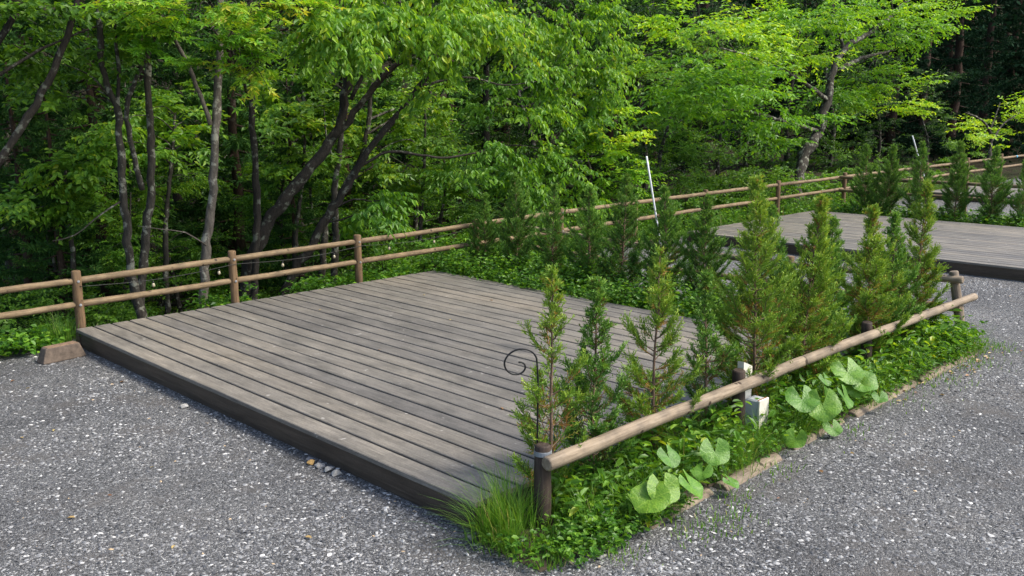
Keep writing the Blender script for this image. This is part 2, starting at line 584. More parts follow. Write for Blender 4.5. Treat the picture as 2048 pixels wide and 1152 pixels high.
def gravel_mat():
    m, nt, b = new_mat('gravel')
    geo = N(nt, 'ShaderNodeNewGeometry')
    v1 = N(nt, 'ShaderNodeTexVoronoi', Scale=70.0)
    v2 = N(nt, 'ShaderNodeTexVoronoi', Scale=170.0)
    # cells stretched and warped so that they read as flat chips
    wz = N(nt, 'ShaderNodeTexNoise', Scale=30.0, Detail=3.0)
    nt.links.new(geo.outputs['Position'], wz.inputs[0])
    wm = mix(nt, geo.outputs['Position'], wz.outputs['Color'], .012, 'ADD')
    for v in (v1, v2):
        nt.links.new(wm, v.inputs[0])
    s1 = N(nt, 'ShaderNodeSeparateColor')
    nt.links.new(v1.outputs['Color'], s1.inputs[0])
    s2 = N(nt, 'ShaderNodeSeparateColor')
    nt.links.new(v2.outputs['Color'], s2.inputs[0])
    stops = [(0, (.030, .030, .031)), (.3, (.075, .075, .076)), (.65, (.135, .135, .136)), (.86, (.215, .214, .212)), (.95, (.36, .358, .35)), (1, (.5, .49, .47))]
    c1 = ramp(nt, s1.outputs[0], stops)
    c2 = ramp(nt, s2.outputs[0], stops)
    pick = ramp(nt, s1.outputs[1], [(.38, (0, 0, 0)), (.42, (1, 1, 1))])
    c = mix(nt, c1.outputs[0], c2.outputs[0], pick.outputs[0])
    # patches: fines, damp earth and swept tracks
    p = N(nt, 'ShaderNodeTexNoise', Scale=.55, Detail=6.0, Roughness=.6)
    nt.links.new(geo.outputs['Position'], p.inputs[0])
    pr = ramp(nt, p.outputs[0], [(.33, (.64, .64, .65)), (.5, (.95, .95, .95)), (.68, (1.25, 1.23, 1.2))])
    c = mix(nt, c, pr.outputs[0], 1.0, 'MULTIPLY')
    e = N(nt, 'ShaderNodeTexNoise', Scale=1.6, Detail=7.0, Roughness=.65)
    nt.links.new(geo.outputs['Position'], e.inputs[0])
    er = ramp(nt, e.outputs[0], [(.52, (0, 0, 0)), (.68, (.75, .75, .75))])
    c = mix(nt, c, (.115, .104, .094), er.outputs[0])
    nt.links.new(c, b.inputs['Base Color'])
    b.inputs['Roughness'].default_value = .8
    b.inputs['Specular IOR Level'].default_value = .35
    h = mix(nt, v1.outputs['Distance'], v2.outputs['Distance'], .5)
    bump(nt, h, 1.0, -.02, b)
    return m


MAT['gravel'] = gravel_mat()


def stone_chip_mat():
    m, nt, b = new_mat('gravel_chip')
    at = N(nt, 'ShaderNodeAttribute', attribute_name='tint')
    r = ramp(nt, at.outputs['Fac'], [(0, (.03, .032, .036)), (.35, (.11, .111, .115)), (.6, (.20, .20, .202)), (.85, (.33, .328, .32)), (.97, (.52, .51, .49)), (1, (.45, .33, .2))])
    nt.links.new(r.outputs[0], b.inputs['Base Color'])
    b.inputs['Roughness'].default_value = .75
    b.inputs['Specular IOR Level'].default_value = .35
    return m


MAT['chip'] = stone_chip_mat()


def floor_mat():
    m, nt, b = new_mat('forest_floor')
    geo = N(nt, 'ShaderNodeNewGeometry')
    n1 = N(nt, 'ShaderNodeTexNoise', Scale=2.2, Detail=8.0, Roughness=.7)
    nt.links.new(geo.outputs['Position'], n1.inputs[0])
    r = ramp(nt, n1.outputs[0], [(.3, (.016, .012, .008)), (.5, (.030, .026, .014)), (.7, (.022, .045, .012))])
    nt.links.new(r.outputs[0], b.inputs['Base Color'])
    b.inputs['Roughness'].default_value = .95
    b.inputs['Specular IOR Level'].default_value = .1
    bump(nt, n1.outputs[0], 1.0, .15, b)
    return m


MAT['floor'] = floor_mat()

# ------------------------------------------------------------------ layout (metres; X runs along the back fence, Y towards the wood)
DX0, DX1, DY0, DY1, DZ = 3.86, 9.44, 4.29, 11.33, .22
PITCH = (DX1 - DX0) / 26
EDGE = 11.75                       # where the level ground ends and the wooded bank begins


def sstep(a):
    a = np.clip(a, 0, 1)
    return a * a * (3 - 2 * a)


def terrain(X, Y):
    X, Y = np.asarray(X, float), np.asarray(Y, float)
    depth = 1.5 - 1.25 * sstep((X - 11) / 12)
    z = -depth * sstep((Y - EDGE) / 3.2)
    z = z + .42 * np.maximum(0, Y - 25) * sstep((Y - 25) / 10)
    z = z + .30 * np.maximum(0, X - 58) * sstep((X - 58) / 10) * sstep((Y - 8) / 6)
    z = z + .10 * np.sin(X * 1.3 + Y * .7) * sstep((Y - EDGE - .5) / 2)
    return z


def grid_mesh(name, xs, ys, zf):
    X, Y = np.meshgrid(xs, ys)
    V = np.stack([X, Y, zf(X, Y)], -1).reshape(-1, 3)
    nx, ny = len(xs), len(ys)
    i = np.arange(ny - 1)[:, None] * nx + np.arange(nx - 1)[None]
    F = np.stack([i, i + 1, i + nx + 1, i + nx], -1).reshape(-1, 4)
    return mesh_arrays(name, V, F, smooth=True)


g = link('gravel_ground', grid_mesh('gravel_ground', np.linspace(-90, 130, 12), np.array([-90, -40, -10, 0, EDGE]), lambda X, Y: 0 * X), MAT['gravel'])
tag(g, kind='structure')
g = link('forest_floor', grid_mesh('forest_floor', np.linspace(-90, 130, 221), np.concatenate([np.linspace(EDGE, 25, 28), np.linspace(26, 110, 43)]), terrain), MAT['floor'])
tag(g, kind='structure')


def bed(name, x0, x1, y0, y1):
    def zf(X, Y):
        e = np.minimum(np.minimum(X - x0, x1 - X), np.minimum(Y - y0, y1 - Y))
        return .004 + .07 * sstep(e / .25) + .02 * np.sin(X * 5) * np.sin(Y * 4.3) * sstep(e / .2)
    o = link(name, grid_mesh(name, np.linspace(x0, x1, max(6, int((x1 - x0) / .12))), np.linspace(y0, y1, max(6, int((y1 - y0) / .12))), zf), MAT['soil'])
    return tag(o, kind='structure')


bed('planting_bed', 3.80, 11.2, 3.62, 4.27)
bed('planting_bed', 9.50, 11.2, 4.28, 11.74)
bed('planting_bed', 21.75, 23.3, 3.6, 11.74)


# ------------------------------------------------------------------ decks
def make_deck(x0, label, dy0=DY0, dy1=DY1, n=26, group=None):
    root = thing('wooden_deck', label, 'deck', (x0, dy0, 0))
    L = dy1 - dy0
    W = n * PITCH
    gap = .024
    shared = []
    for v in range(4):                                # four slightly different boards shared by all planks
        mb = MB()
        xs = np.array([gap / 2, gap / 2 + .006, PITCH - gap / 2 - .006, PITCH - gap / 2])
        ys = np.linspace(0, L, 9)
        r = np.random.default_rng(50 + v)
        zt = r.normal(0, .0012, 9)
        xo = r.normal(0, .0012, 9)
        V, F = [], []
        for k, y in enumerate(ys):
            for x, z in ((xs[0], -.036), (xs[0], -.005), (xs[1], 0), (xs[2], 0), (xs[3], -.005), (xs[3], -.036)):
                V.append((x + xo[k], y, z + (zt[k] if z > -.03 else 0)))
        for k in range(8):
            for j in range(5):
                F.append((k * 6 + j, k * 6 + j + 6, k * 6 + j + 7, k * 6 + j + 1))
        mb.add(np.array(V), [np.array(F)[:, ::-1].copy(), np.array([[0, 1, 2, 3, 4, 5]])[:, ::-1].copy(), np.array([[48, 49, 50, 51, 52, 53]])])
        me = mb.mesh('plank')
        me.materials.append(MAT['deck'])
        shared.append(me)
    r = np.random.default_rng(int(x0 * 10))
    for i in range(n):
        link('plank', shared[r.integers(4)], None, root, (i * PITCH, r.normal(0, .004), DZ + r.normal(0, .0012)))
    # fascia boards, dark stained, set back under the overhang
    def board(nm, *b):
        mb = MB()
        mb.add(*box_geo(*b))
        return link(nm, mb.mesh(nm), MAT['fascia'], root)
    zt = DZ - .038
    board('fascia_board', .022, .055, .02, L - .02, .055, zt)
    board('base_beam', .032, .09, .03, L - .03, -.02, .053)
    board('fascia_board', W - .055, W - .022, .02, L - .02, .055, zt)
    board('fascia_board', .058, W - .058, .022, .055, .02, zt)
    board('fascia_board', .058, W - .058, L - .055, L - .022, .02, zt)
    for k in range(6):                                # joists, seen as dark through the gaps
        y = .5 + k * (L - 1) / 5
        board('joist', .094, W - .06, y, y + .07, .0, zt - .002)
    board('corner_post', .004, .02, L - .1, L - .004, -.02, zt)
    return root


make_deck(DX0, 'large grey plank deck in the foreground beside the log rail')
make_deck(16.02, 'second grey plank deck beyond the hedge row, across the gravel bay', 4.1, 11.1, 25)
make_deck(28.25, 'third plank deck, a sliver at the far right behind the second hedge row', 4.1, 11.1, 25)


# ------------------------------------------------------------------ fences of round logs
def log_mesh(L, r0, r1, seed, sides=14, knots=True, dome=.012):
    """a log along +Z from 0 to L with chamfered ends"""
    rg = np.random.default_rng(seed)
    n = max(5, int(L / .16))
    z = np.linspace(0, L, n)
    rr = np.linspace(r0, r1, n) * (1 + .018 * rg.normal(size=n))
    wx = np.cumsum(rg.normal(0, .0016, n))
    wy = np.cumsum(rg.normal(0, .0016, n))
    wx -= np.linspace(wx[0], wx[-1], n)
    wy -= np.linspace(wy[0], wy[-1], n)
    P = np.stack([wx, wy, z], 1)
    P = np.vstack([P[:1], P + 0, P[-1:]])
    P[0, 2] -= 0
    P[1, 2] += dome
    P[-2, 2] -= dome
    rr = np.concatenate([[r0 - dome], rr, [r1 - dome]])
    V, F = tube_geo(P, rr, sides, .012, True, rg)
    if knots:                                          # pull a few points out as knots
        for _ in range(int(L * 3)):
            k = rg.integers(sides * 2, len(V) - sides * 2)
            c = np.array([np.interp(V[k, 2], z, wx), np.interp(V[k, 2], z, wy), V[k, 2]])
            V[k] = c + (V[k] - c) * 1.10
    mb = MB()
    mb.add(V, F)
    return mb.mesh('log', smooth=False)


def shade_smooth(me):
    me.polygons.foreach_set('use_smooth', np.array([len(p.vertices) == 4 for p in me.polygons]))


def place_log(name, a, b, r0, r1, mat, parent, seed, sides=14):
    """a log from a to b (world), as a child of parent (whose origin is subtracted)"""
    a, b = np.asarray(a, float), np.asarray(b, float)
    d = b - a
    me = log_mesh(np.linalg.norm(d), r0, r1, seed, sides)
    shade_smooth(me)
    o = link(name, me, mat, parent)
    o.rotation_mode = 'QUATERNION'
    o.rotation_quaternion = Vector(d.tolist()).to_track_quat('Z', 'X')
    o.location = (a - np.array(parent.location)).tolist() if parent else a.tolist()
    return o


def bolt_mesh():
    mb = MB()
    a = np.linspace(0, 2 * np.pi, 10, endpoint=False)
    P = np.array([[0, 0, 0], [0, 0, .004], [0, 0, .0041], [0, 0, .009]])
    V, F = tube_geo(P, [.016, .016, .009, .008], 10)
    mb.add(V, F)
    me = mb.mesh('bolt')
    me.materials.append(MAT['steel'])
    return me


BOLT = bolt_mesh()


def add_bolt(post, z, face):
    """face: unit vector on which side of the post the bolt shows; post stands along its own Z"""
    o = link('bolt', BOLT, None, post)
    o.rotation_mode = 'QUATERNION'
    q = Vector(face).to_track_quat('Z', 'X')
    pq = post.rotation_quaternion.inverted()
    o.rotation_quaternion = pq @ q
    loc = pq @ Vector(face)
    o.location = (loc[0] * .056, loc[1] * .056, z)
    return o


# back fence
bx = [-.1, 1.94, 3.96, 5.99, 8.02, 10.4, 12.5, 14.68, 17.14, 20.18, 23.56, 26.3, 28.92, 32.27, 35.4, 38.6]
def bh(x): return np.interp(x, [3, 8, 14, 20, 36], [.90, .93, .98, 1.01, 1.05])
def rt(x): return np.interp(x, [0, 3, 8, 12.7, 16, 28, 38], [.765, .77, .825, .89, .91, .905, .88])
def rb(x): return np.interp(x, [0, 3, 8, 12.7, 16, 23, 38], [.485, .49, .52, .55, .57, .595, .56])
BY = 11.41
fence = thing('log_fence', 'long brown two-rail log fence along the edge of the wood', 'fence', (3.96, BY, 0))
sd = 100
for i, x in enumerate(bx):
    p = place_log('post', (x, BY, -.25), (x + random.uniform(-.012, .012), BY + random.uniform(-.01, .01), bh(x)), .056, .054, MAT['log_post'], fence, sd + i)
    if x < 15:
        add_bolt(p, .25 + rt(x), (0, -1, 0))
        add_bolt(p, .25 + rb(x), (0, -1, 0))
for i in range(len(bx) - 1):
    a, b = bx[i], bx[i + 1]
    for k, f in enumerate((rt, rb)):
        place_log('rail', (a + .02, BY + .012, f(a)), (b - .02, BY + .012, f(b)), .041, .038, MAT['log_brown'], fence, sd + 40 + 2 * i + k)

# fence behind the hedge row, at right angles to it
SX = 11.14
fence = thing('log_fence', 'two-rail log fence behind the nearer row of conifer saplings, ending at a leaning post', 'fence', (SX, 4, 0))
ys = [3.9, 6.07, 8.3, 10.3]
for i, y in enumerate(ys):
    if i == 0:
        a, b = (11.19, 3.80, -.2), (11.13, 3.99, .885)
    else:
        a, b = (SX, y, -.2), (SX + random.uniform(-.01, .01), y, .83)
    place_log('post', a, b, .056, .053, MAT['log_grey'] if i == 0 else MAT['log_post'], fence, 300 + i)
yy = [3.86, 6.07, 8.3, 10.3, 11.36]
for i in range(4):
    for k, (za, zb) in enumerate((((.80, .72, .715, .76, .79)[i:i + 2]), ((.46, .44, .42, .45, .47)[i:i + 2]))):
        place_log('rail', (SX - (.05 if i == 0 else .012), yy[i], za), (SX - .012, yy[i + 1], zb), .043, .04, MAT['log_pale'] if k == 0 else MAT['log_brown'], fence, 320 + 2 * i + k)

# fence of the next bay
fence = thing('log_fence', 'farther two-rail log fence behind the second row of dark saplings', 'fence', (23.2, 4, 0))
for i, y in enumerate((3.9, 6.0, 8.2, 10.0)):
    place_log('post', (23.2, y, -.2), (23.2, y, 1.0), .056, .053, MAT['log_post'], fence, 360 + i)
yy = [3.9, 6.0, 8.2, 10.0, 11.36]
for i in range(4):
    for k, z in enumerate((.92, .58)):
        place_log('rail', (23.19, yy[i], z), (23.19, yy[i + 1], z), .043, .04, MAT['log_brown'], fence, 380 + 2 * i + k)

# low single rail along the front bed
rail_f = thing('log_rail', 'low peeled log rail on short dark posts along the front planting bed', 'rail', (4.2, 4.0, 0))
fp = [((4.195, 3.985, -.15), (4.215, 4.0, .615)), ((6.62, 4.0, -.15), (6.58, 4.0, .635)), ((9.02, 4.0, -.15), (8.95, 4.0, .645))]
posts_f = [place_log('post', a, b, .058, .055, MAT['log_dark'], rail_f, 400 + i, 18) for i, (a, b) in enumerate(fp)]
place_log('rail', (4.14, 3.90, .525), (7.48, 3.905, .548), .050, .047, MAT['log_pale'], rail_f, 411, 18)
place_log('rail', (7.487, 3.905, .548), (11.50, 3.86, .545), .047, .044, MAT['log_pale'], rail_f, 412, 18)
# grey band on the corner post
mb = MB()
mb.add(*tube_geo(np.array([[0, 0, .695], [0, 0, .6951], [0, 0, .725], [0, 0, .7251]]), [.05, .0605, .0595, .05], 20))
link('band', mb.mesh('band'), MAT['band'], posts_f[0])

# ------------------------------------------------------------------ black shepherd's hook stuck beside the corner post
hk = [(4.235, 4.075, .0), (4.238, 4.072, .6), (4.24, 4.07, 1.0), (4.232, 4.07, 1.17)]
cx, cz = 4.135, 1.165
for k, a in enumerate(np.linspace(10, 430, 22)):
    r = np.interp(k, [0, 8, 21], [.098, .088, .026])
    ar = math.radians(a)
    off = np.interp(k, [0, 21], [0, .02])
    hk.append((cx - .0 + r * math.cos(ar) - off, 4.07 - 0.0, cz + r * math.sin(ar) - off * 1.2))
P, R = smooth_path(hk, [.006] * len(hk), .03)
# the scroll is turned towards the camera side
P[:, 1] += (P[:, 0] - 4.235) * -.55 * (P[:, 2] > .9)
mb = MB()
mb.add(*tube_geo(P, R, 8))
me = mb.mesh('shepherd_hook', True)
o = link('shepherd_hook', me, MAT['iron'])
tag(o, 'thin black iron hook with a curled scroll top beside the corner post', 'hook')

# ------------------------------------------------------------------ power pedestal at the second front post
pd = thing('power_pedestal', 'white backed grey electrical box at the second post of the front log rail', 'outlet box', (6.66, 4.02, 0))
mb = MB()
V, F = box_geo(-.02, .115, -.03, .03, 0, .66)
V[[4, 7], 2] += 0.03
V[5, 2] -= .03
V[6, 2] -= .03
mb.add(V, F)
link('backing_board', mb.mesh('backing_board'), MAT['white_board'], pd)
mb = MB()
mb.add(*box_geo(.02, .155, -.155, -.034, .0, .37, .012))
bxo = link('box', mb.mesh('box'), MAT['box_grey'], pd)
mb = MB()
mb.add(*box_geo(.014, .161, -.173, -.158, .0, .376, .006))
link('door', mb.mesh('door'), MAT['box_edge'], bxo)
mb = MB()
mb.add(*box_geo(.018, .157, -.1545, -.15, .3715, .376))
link('rusty_edge', mb.mesh('rusty_edge'), MAT['rust'], bxo)

# ------------------------------------------------------------------ wheel stop by the deck corner
mb = MB()
V = np.array([(0, -.09, 0), (.50, -.09, 0), (.50, .09, 0), (0, .09, 0), (.06, -.06, .17), (.44, -.06, .17), (.44, .06, .17), (.06, .06, .17)], float)
c_, s_ = math.cos(.12), math.sin(.12)
V[:, :2] = V[:, :2] @ np.array([[c_, s_], [-s_, c_]])
ws = thing('wheel_stop', 'short worn wooden wheel stop block on the gravel by the deck corner', 'wheel stop', (3.29, 10.86, 0))
mb.add(V, np.array([(0, 3, 2, 1), (4, 5, 6, 7), (0, 1, 5, 4), (1, 2, 6, 5), (2, 3, 7, 6), (3, 0, 4, 7)]))
me = mb.mesh('block')
bo = link('block', me, MAT['concrete'], ws)
bv = bo.modifiers.new('bevel', 'BEVEL')
bv.width = .012
bv.segments = 2
mb = MB()
V2 = V.copy()
V2[:, 2] = np.where(V2[:, 2] > .05, .128, .1265)
top = V[4:8].copy()
cen = top.mean(0)
lo, hi = cen + (top - cen) * .93, cen + (top - cen) * .90
lo[:, 2], hi[:, 2] = .166, .174
mb.add(np.vstack([lo, hi]), np.array([(0, 3, 2, 1), (4, 5, 6, 7), (0, 1, 5, 4), (1, 2, 6, 5), (2, 3, 7, 6), (3, 0, 4, 7)]))
link('worn_top', mb.mesh('worn_top'), MAT['wood_top'], ws)

# ------------------------------------------------------------------ white marker poles
for a, b, lab in ((PY(1318, 470, 10.9), PY(1293, 313, 10.9), 'thin white pole leaning by the back fence behind the nearer hedge row'),
                  (PY(1862, 400, 11.2), PY(1825, 272, 11.2), 'thin white pole leaning by the back fence behind the second hedge row')):
    a = a + (a - b) * (a[2] / (b[2] - a[2]))           # down to the ground
    mb = MB()
    P, R = smooth_path([a, (a + b) / 2, b], [.019, .019, .018], .4)
    mb.add(*tube_geo(P, R, 10))
    tag(link('marker_pole', mb.mesh('marker_pole', True), MAT['white_pole']), lab, 'pole', 'white poles along the back fence')

# ------------------------------------------------------------------ string of bulbs under the top rail of the back fence
sl = thing('string_light', 'string of small pale bulbs hung along the back log fence', 'string light', (3.96, 11.35, .7))
base = np.array([3.96, 11.35, .7])
xs = np.linspace(3.97, 10.1, 60)
wz = np.array([rt(x) - .06 - .05 * abs(math.sin((x - 3.96) / 2.04 * math.pi)) for x in xs])
mb = MB()
mb.add(*tube_geo(np.stack([xs, np.full(60, 11.352), wz], 1) - base, np.full(60, .0035), 5))
link('wire', mb.mesh('wire', True), MAT['wire'], sl)
prof = [(0, .004), (.001, .011), (.03, .012), (.032, .015), (.05, .024), (.07, .027), (.088, .020), (.098, .006), (.0985, .001)]
bm_ = MB()
bm_.add(*tube_geo(np.array([[0, 0, -z] for z, _ in prof]), [r for _, r in prof], 12))
bme = bm_.mesh('bulb', True)
bme.materials.append(MAT['bulb'])
sm_ = MB()
sm_.add(*tube_geo(np.array([[0, 0, .0], [0, 0, .0001], [0, 0, -.034], [0, 0, -.0341]]), [.004, .0135, .0145, .004], 10))
sme = sm_.mesh('socket', True)
sme.materials.append(MAT['wire'])
for px, py in ((306, 560), (438, 545), (565, 524), (668, 505), (778, 490), (868, 478)):
    p = PY(px, py, 11.352)
    z = np.interp(p[0], xs, wz)
    b_ = link('bulb', bme, None, sl, np.array([p[0], 11.352, z - .02]) - base)
    b_.scale = (.75, .75, .75)
    link('socket', sme, None, b_)

# ------------------------------------------------------------------ timber edging of the front bed: half-buried logs
labs = ['half-buried log edging the bed below the butterbur nearest the corner', 'half-buried log edging the bed in front of the electrical box',
        'short half-buried log edging in front of the middle butterbur', 'long pale half-buried log edging before the third front post',
        'half-buried log edging at the far right end of the bed']
for i, (x0, x1, y, r) in enumerate(((4.75, 5.55, 3.55, .06), (5.65, 6.5, 3.55, .08), (6.75, 7.7, 3.60, .07), (7.9, 9.3, 3.62, .075), (9.4, 11.0, 3.62, .07))):
    o = place_log('edging_log', (x0, y, -.030), (x1, y + .03, -.026), r, r * .92, MAT['log_grey'], None, 500 + i)
    tag(o, labs[i], 'edging log', 'half-buried logs edging the front bed')

# ------------------------------------------------------------------ trees
def stems_mesh(stems, sides=10, wob=.10, seed=0, step=.13):
    rg = np.random.default_rng(seed)
    mb = MB()
    for P, R in stems:
        Q, RR = smooth_path(P, R, step)
        k = len(Q)
        if k > 4:
            jit = rg.normal(size=Q.shape) * (RR[:, None] * .2)
            jit[0] = jit[-1] = 0
            Q = Q + jit
        mb.add(*tube_geo(Q, RR, sides if max(R) > .03 else 5, wob, True, rg))
    return mb.mesh('trunk', True)


def foliage(pads, tpl, L, ratio, droop, flat, seed, twig=.5, per=11, tlo=0., thi=.9, up=0.6):
    """pads: (center, radii(3), n leaves, tint shift). Leaves sit along short twigs spread through each pad."""
    rg = np.random.default_rng(seed)
    Vs, Fs, Ts, n0 = [], [], [], 0
    tw = []
    for c, rad, n, sh in pads:
        c, rad = np.asarray(c, float), np.asarray(rad, float)
        nt_ = max(1, int(n / per))
        # twigs cluster into sprays, so that the crown gets clumps and gaps
        ns = max(1, int(nt_ / 7))
        sc_c = rand_dirs(rg, ns) * (rg.random((ns, 1)) ** .45)
        idx = rg.integers(ns, size=nt_)
        o = sc_c[idx] * rad + rg.normal(size=(nt_, 3)) * np.array([.16, .16, .06]) * np.maximum(.5, rad.max()) * np.array([1, 1, flat])
        spray_dir = nrm(sc_c * np.array([1, 1, .3]) + rg.normal(size=(ns, 3)) * np.array([.5, .5, .12]))
        d = nrm(spray_dir[idx] + rg.normal(size=(nt_, 3)) * np.array([.55, .55, .2 * flat + .05]))
        d[:, 2] -= droop * .35
        d = nrm(d)
        tl = twig * rg.uniform(.6, 1.2, nt_)
        t = (np.arange(per) + .5)[None] / per + rg.normal(0, .03, (nt_, per))
        pos = c + o[:, None] + d[:, None] * (t * tl[:, None])[..., None]
        pos[..., 2] -= droop * .25 * tl[:, None] * t ** 2
        side = nrm(np.cross(d, np.array([0, 0, 1.0])))[:, None] * np.where(np.arange(per) % 2, 1, -1)[None, :, None]
        ld = d[:, None] * .55 + side * .75 + rg.normal(size=(nt_, per, 3)) * .25
        ld[..., 2] -= droop * 1.1
        nn = np.array([0, 0, 1.0]) * up + rg.normal(size=(nt_, per, 3)) * (.22 + .5 * droop) - np.array([.0, .45, 0]) * droop
        pos, ld, nn = pos.reshape(-1, 3), ld.reshape(-1, 3), nn.reshape(-1, 3)
        LL = L * rg.uniform(.6, 1.15, len(pos))
        V, F = leaves_geo(tpl, pos, ld, nn, LL, LL * ratio * rg.uniform(.85, 1.15, len(pos)))
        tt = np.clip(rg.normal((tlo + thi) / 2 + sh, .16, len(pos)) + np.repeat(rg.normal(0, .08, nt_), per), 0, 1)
        Vs.append(V)
        Fs.append(F + n0)
        Ts.append(np.repeat(tt, len(tpl[1])))
        n0 += len(V)
        tw.append((c + o, d, tl))
    return mesh_arrays('crown', np.concatenate(Vs), np.concatenate(Fs), np.concatenate(Ts)), tw


def branch_to(stems, c, rg, r=.018):
    """a limb from the nearest stem point to the pad centre"""
    best, bp, br = 1e9, None, .03
    for P, R in stems:
        Q, RR = smooth_path(P, R, .25)
        dd = np.linalg.norm(Q - c, axis=1) + np.maximum(0, Q[:, 2] - c[2]) * 1.5
        k = int(np.argmin(dd))
        if dd[k] < best:
            best, bp, br = dd[k], Q[k], RR[k]
    m1 = bp * .62 + c * .38 + np.array([0, 0, .10 * best]) + rg.normal(size=3) * .05 * best
    m2 = bp * .28 + c * .72 + np.array([0, 0, .07 * best]) + rg.normal(size=3) * .05 * best
    r0 = min(br * .6, .012 + .012 * best)
    return (np.array([bp, m1, m2, c]), [r0, r0 * .75, r0 * .5, .004])


def tree(name, label, cat, stems, pads, species, bark, seed, group=None, branches=True, twigs=False):
    """stems in world points; pads in world (center, radii, n, shift)"""
    rg = np.random.default_rng(seed)
    base = np.array(stems[0][0][0], float)
    st = [(np.asarray(P, float) - base, R) for P, R in stems]
    pd_ = [(np.asarray(c, float) - base, r, n, s) for c, r, n, s in pads]
    root = thing(name, label, cat, base, group)
    cm, tw = foliage(pd_, seed=seed, **species['f'])
    if branches:
        main = list(st)
        for c, r, n, s in pd_:
            b_ = branch_to(main, c, rg)
            st.append(b_)
    if twigs:
        for o, d, tl in tw:
            for k in range(0, len(o), 2):
                e = o[k] + d[k] * tl[k] * .9
                e[2] -= .05
                st.append((np.array([o[k] - d[k] * .15, e]), [.005, .0025]))
    link('trunk', stems_mesh(st, seed=seed), MAT[bark], root)
    link('crown', cm, MAT[species['m']], root)
    return root


SP_CHERRY = dict(f=dict(tpl=T_CHERRY, L=.120, ratio=.50, droop=.85, flat=1.0, twig=.55, per=11, tlo=.25, thi=.8, up=.35), m='cherry')
SP_CHERRY_FAR = dict(f=dict(tpl=T_SIMPLE, L=.125, ratio=.46, droop=.75, flat=1.0, twig=.6, per=12, tlo=.2, thi=.75, up=.4), m='cherry')
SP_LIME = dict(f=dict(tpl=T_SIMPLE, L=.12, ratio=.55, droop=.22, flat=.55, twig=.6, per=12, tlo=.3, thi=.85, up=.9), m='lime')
SP_MAPLE = dict(f=dict(tpl=T_MAPLE, L=.105, ratio=1.0, droop=.25, flat=.5, twig=.42, per=9, tlo=.3, thi=.85, up=.9), m='maple')
SP_WOOD = dict(f=dict(tpl=T_SIMPLE, L=.12, ratio=.55, droop=.35, flat=.7, twig=.55, per=12, tlo=.2, thi=.8, up=.8), m='wood_leaf')


def S(Y, pts, r0, r1, dY=0.0):
    """a stem through photograph points on the plane Y; dY leans it in depth; continued to the ground below"""
    n = len(pts)
    P = [PY(x, y, Y + dY * i / (n - 1)) for i, (x, y) in enumerate(pts)]
    R = list(np.linspace(r0, r1, n) * .84)
    return [np.array(P), R]


def ground_stem(s):
    """runs the lower end of a stem down into the bank"""
    P, R = s
    z = float(terrain(P[0][0], P[0][1])) - .15
    if P[0][2] > z:
        d = nrm(P[0] - P[1]) * .25 + np.array([0, 0, -1.0])
        k = (P[0][2] - z) / -d[2]
        P = np.vstack([P[0] + d * k, P])
        R = [R[0] * 1.25] + list(R)
    return [P, R]


def pad(x, y, Y, rx, rz, n, sh=0.0, ry=None):
    return (PY(x, y, Y), (rx, ry if ry else rx, rz), n, sh)


def high(x, y, z, r, n, sh=0.0):
    return (np.array([x, y, z]), (r, r, r * .45), n, sh)


# --- big cherry in the middle
st = [ground_stem(S(12.9, [(492, 585), (508, 510), (545, 430), (600, 359), (668, 274), (689, 191), (703, 85), (700, -30), (690, -160)], .135, .05, -.6)),
      S(12.6, [(664, 280), (737, 191), (791, 130), (867, 85), (940, 40), (1010, -20)], .07, .025, -1.4),
      ground_stem(S(12.7, [(570, 585), (610, 510), (650, 445), (702, 359), (737, 301), (805, 219), (860, 147), (894, 113), (950, 40)], .095, .03, -1.2)),
      S(12.1, [(832, 174), (890, 160), (942, 155), (1010, 170), (1090, 160)], .03, .012, -.2),
      S(12.3, [(709, 340), (778, 304), (880, 315), (959, 304), (1020, 290), (1100, 300)], .034, .012, -.2),
      S(12.3, [(702, 200), (745, 110), (790, 20), (820, -60)], .04, .02, -.6)]
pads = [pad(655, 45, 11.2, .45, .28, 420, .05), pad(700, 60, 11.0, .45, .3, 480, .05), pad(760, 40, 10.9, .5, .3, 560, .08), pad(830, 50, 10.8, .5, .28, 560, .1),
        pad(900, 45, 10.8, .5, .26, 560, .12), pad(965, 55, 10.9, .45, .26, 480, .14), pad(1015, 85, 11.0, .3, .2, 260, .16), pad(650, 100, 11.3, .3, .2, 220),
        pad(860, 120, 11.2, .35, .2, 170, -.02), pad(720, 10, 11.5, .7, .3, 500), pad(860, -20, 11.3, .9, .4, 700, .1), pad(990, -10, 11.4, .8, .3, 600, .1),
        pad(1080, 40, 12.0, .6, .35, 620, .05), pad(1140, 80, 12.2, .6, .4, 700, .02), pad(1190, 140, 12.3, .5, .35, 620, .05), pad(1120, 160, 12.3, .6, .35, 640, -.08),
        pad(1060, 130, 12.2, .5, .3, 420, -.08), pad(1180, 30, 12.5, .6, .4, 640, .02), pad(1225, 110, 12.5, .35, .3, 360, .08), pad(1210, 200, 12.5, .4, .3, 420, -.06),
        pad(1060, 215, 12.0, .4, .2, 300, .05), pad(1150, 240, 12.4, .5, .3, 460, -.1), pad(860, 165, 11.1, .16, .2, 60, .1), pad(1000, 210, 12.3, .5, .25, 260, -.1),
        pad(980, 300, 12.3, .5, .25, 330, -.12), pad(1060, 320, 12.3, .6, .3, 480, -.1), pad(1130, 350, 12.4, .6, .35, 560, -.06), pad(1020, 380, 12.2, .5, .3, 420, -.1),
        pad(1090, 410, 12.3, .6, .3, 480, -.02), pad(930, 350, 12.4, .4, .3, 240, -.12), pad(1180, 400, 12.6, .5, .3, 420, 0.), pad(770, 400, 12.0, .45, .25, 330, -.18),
        pad(730, 440, 12.0, .35, .2, 200, -.18)]
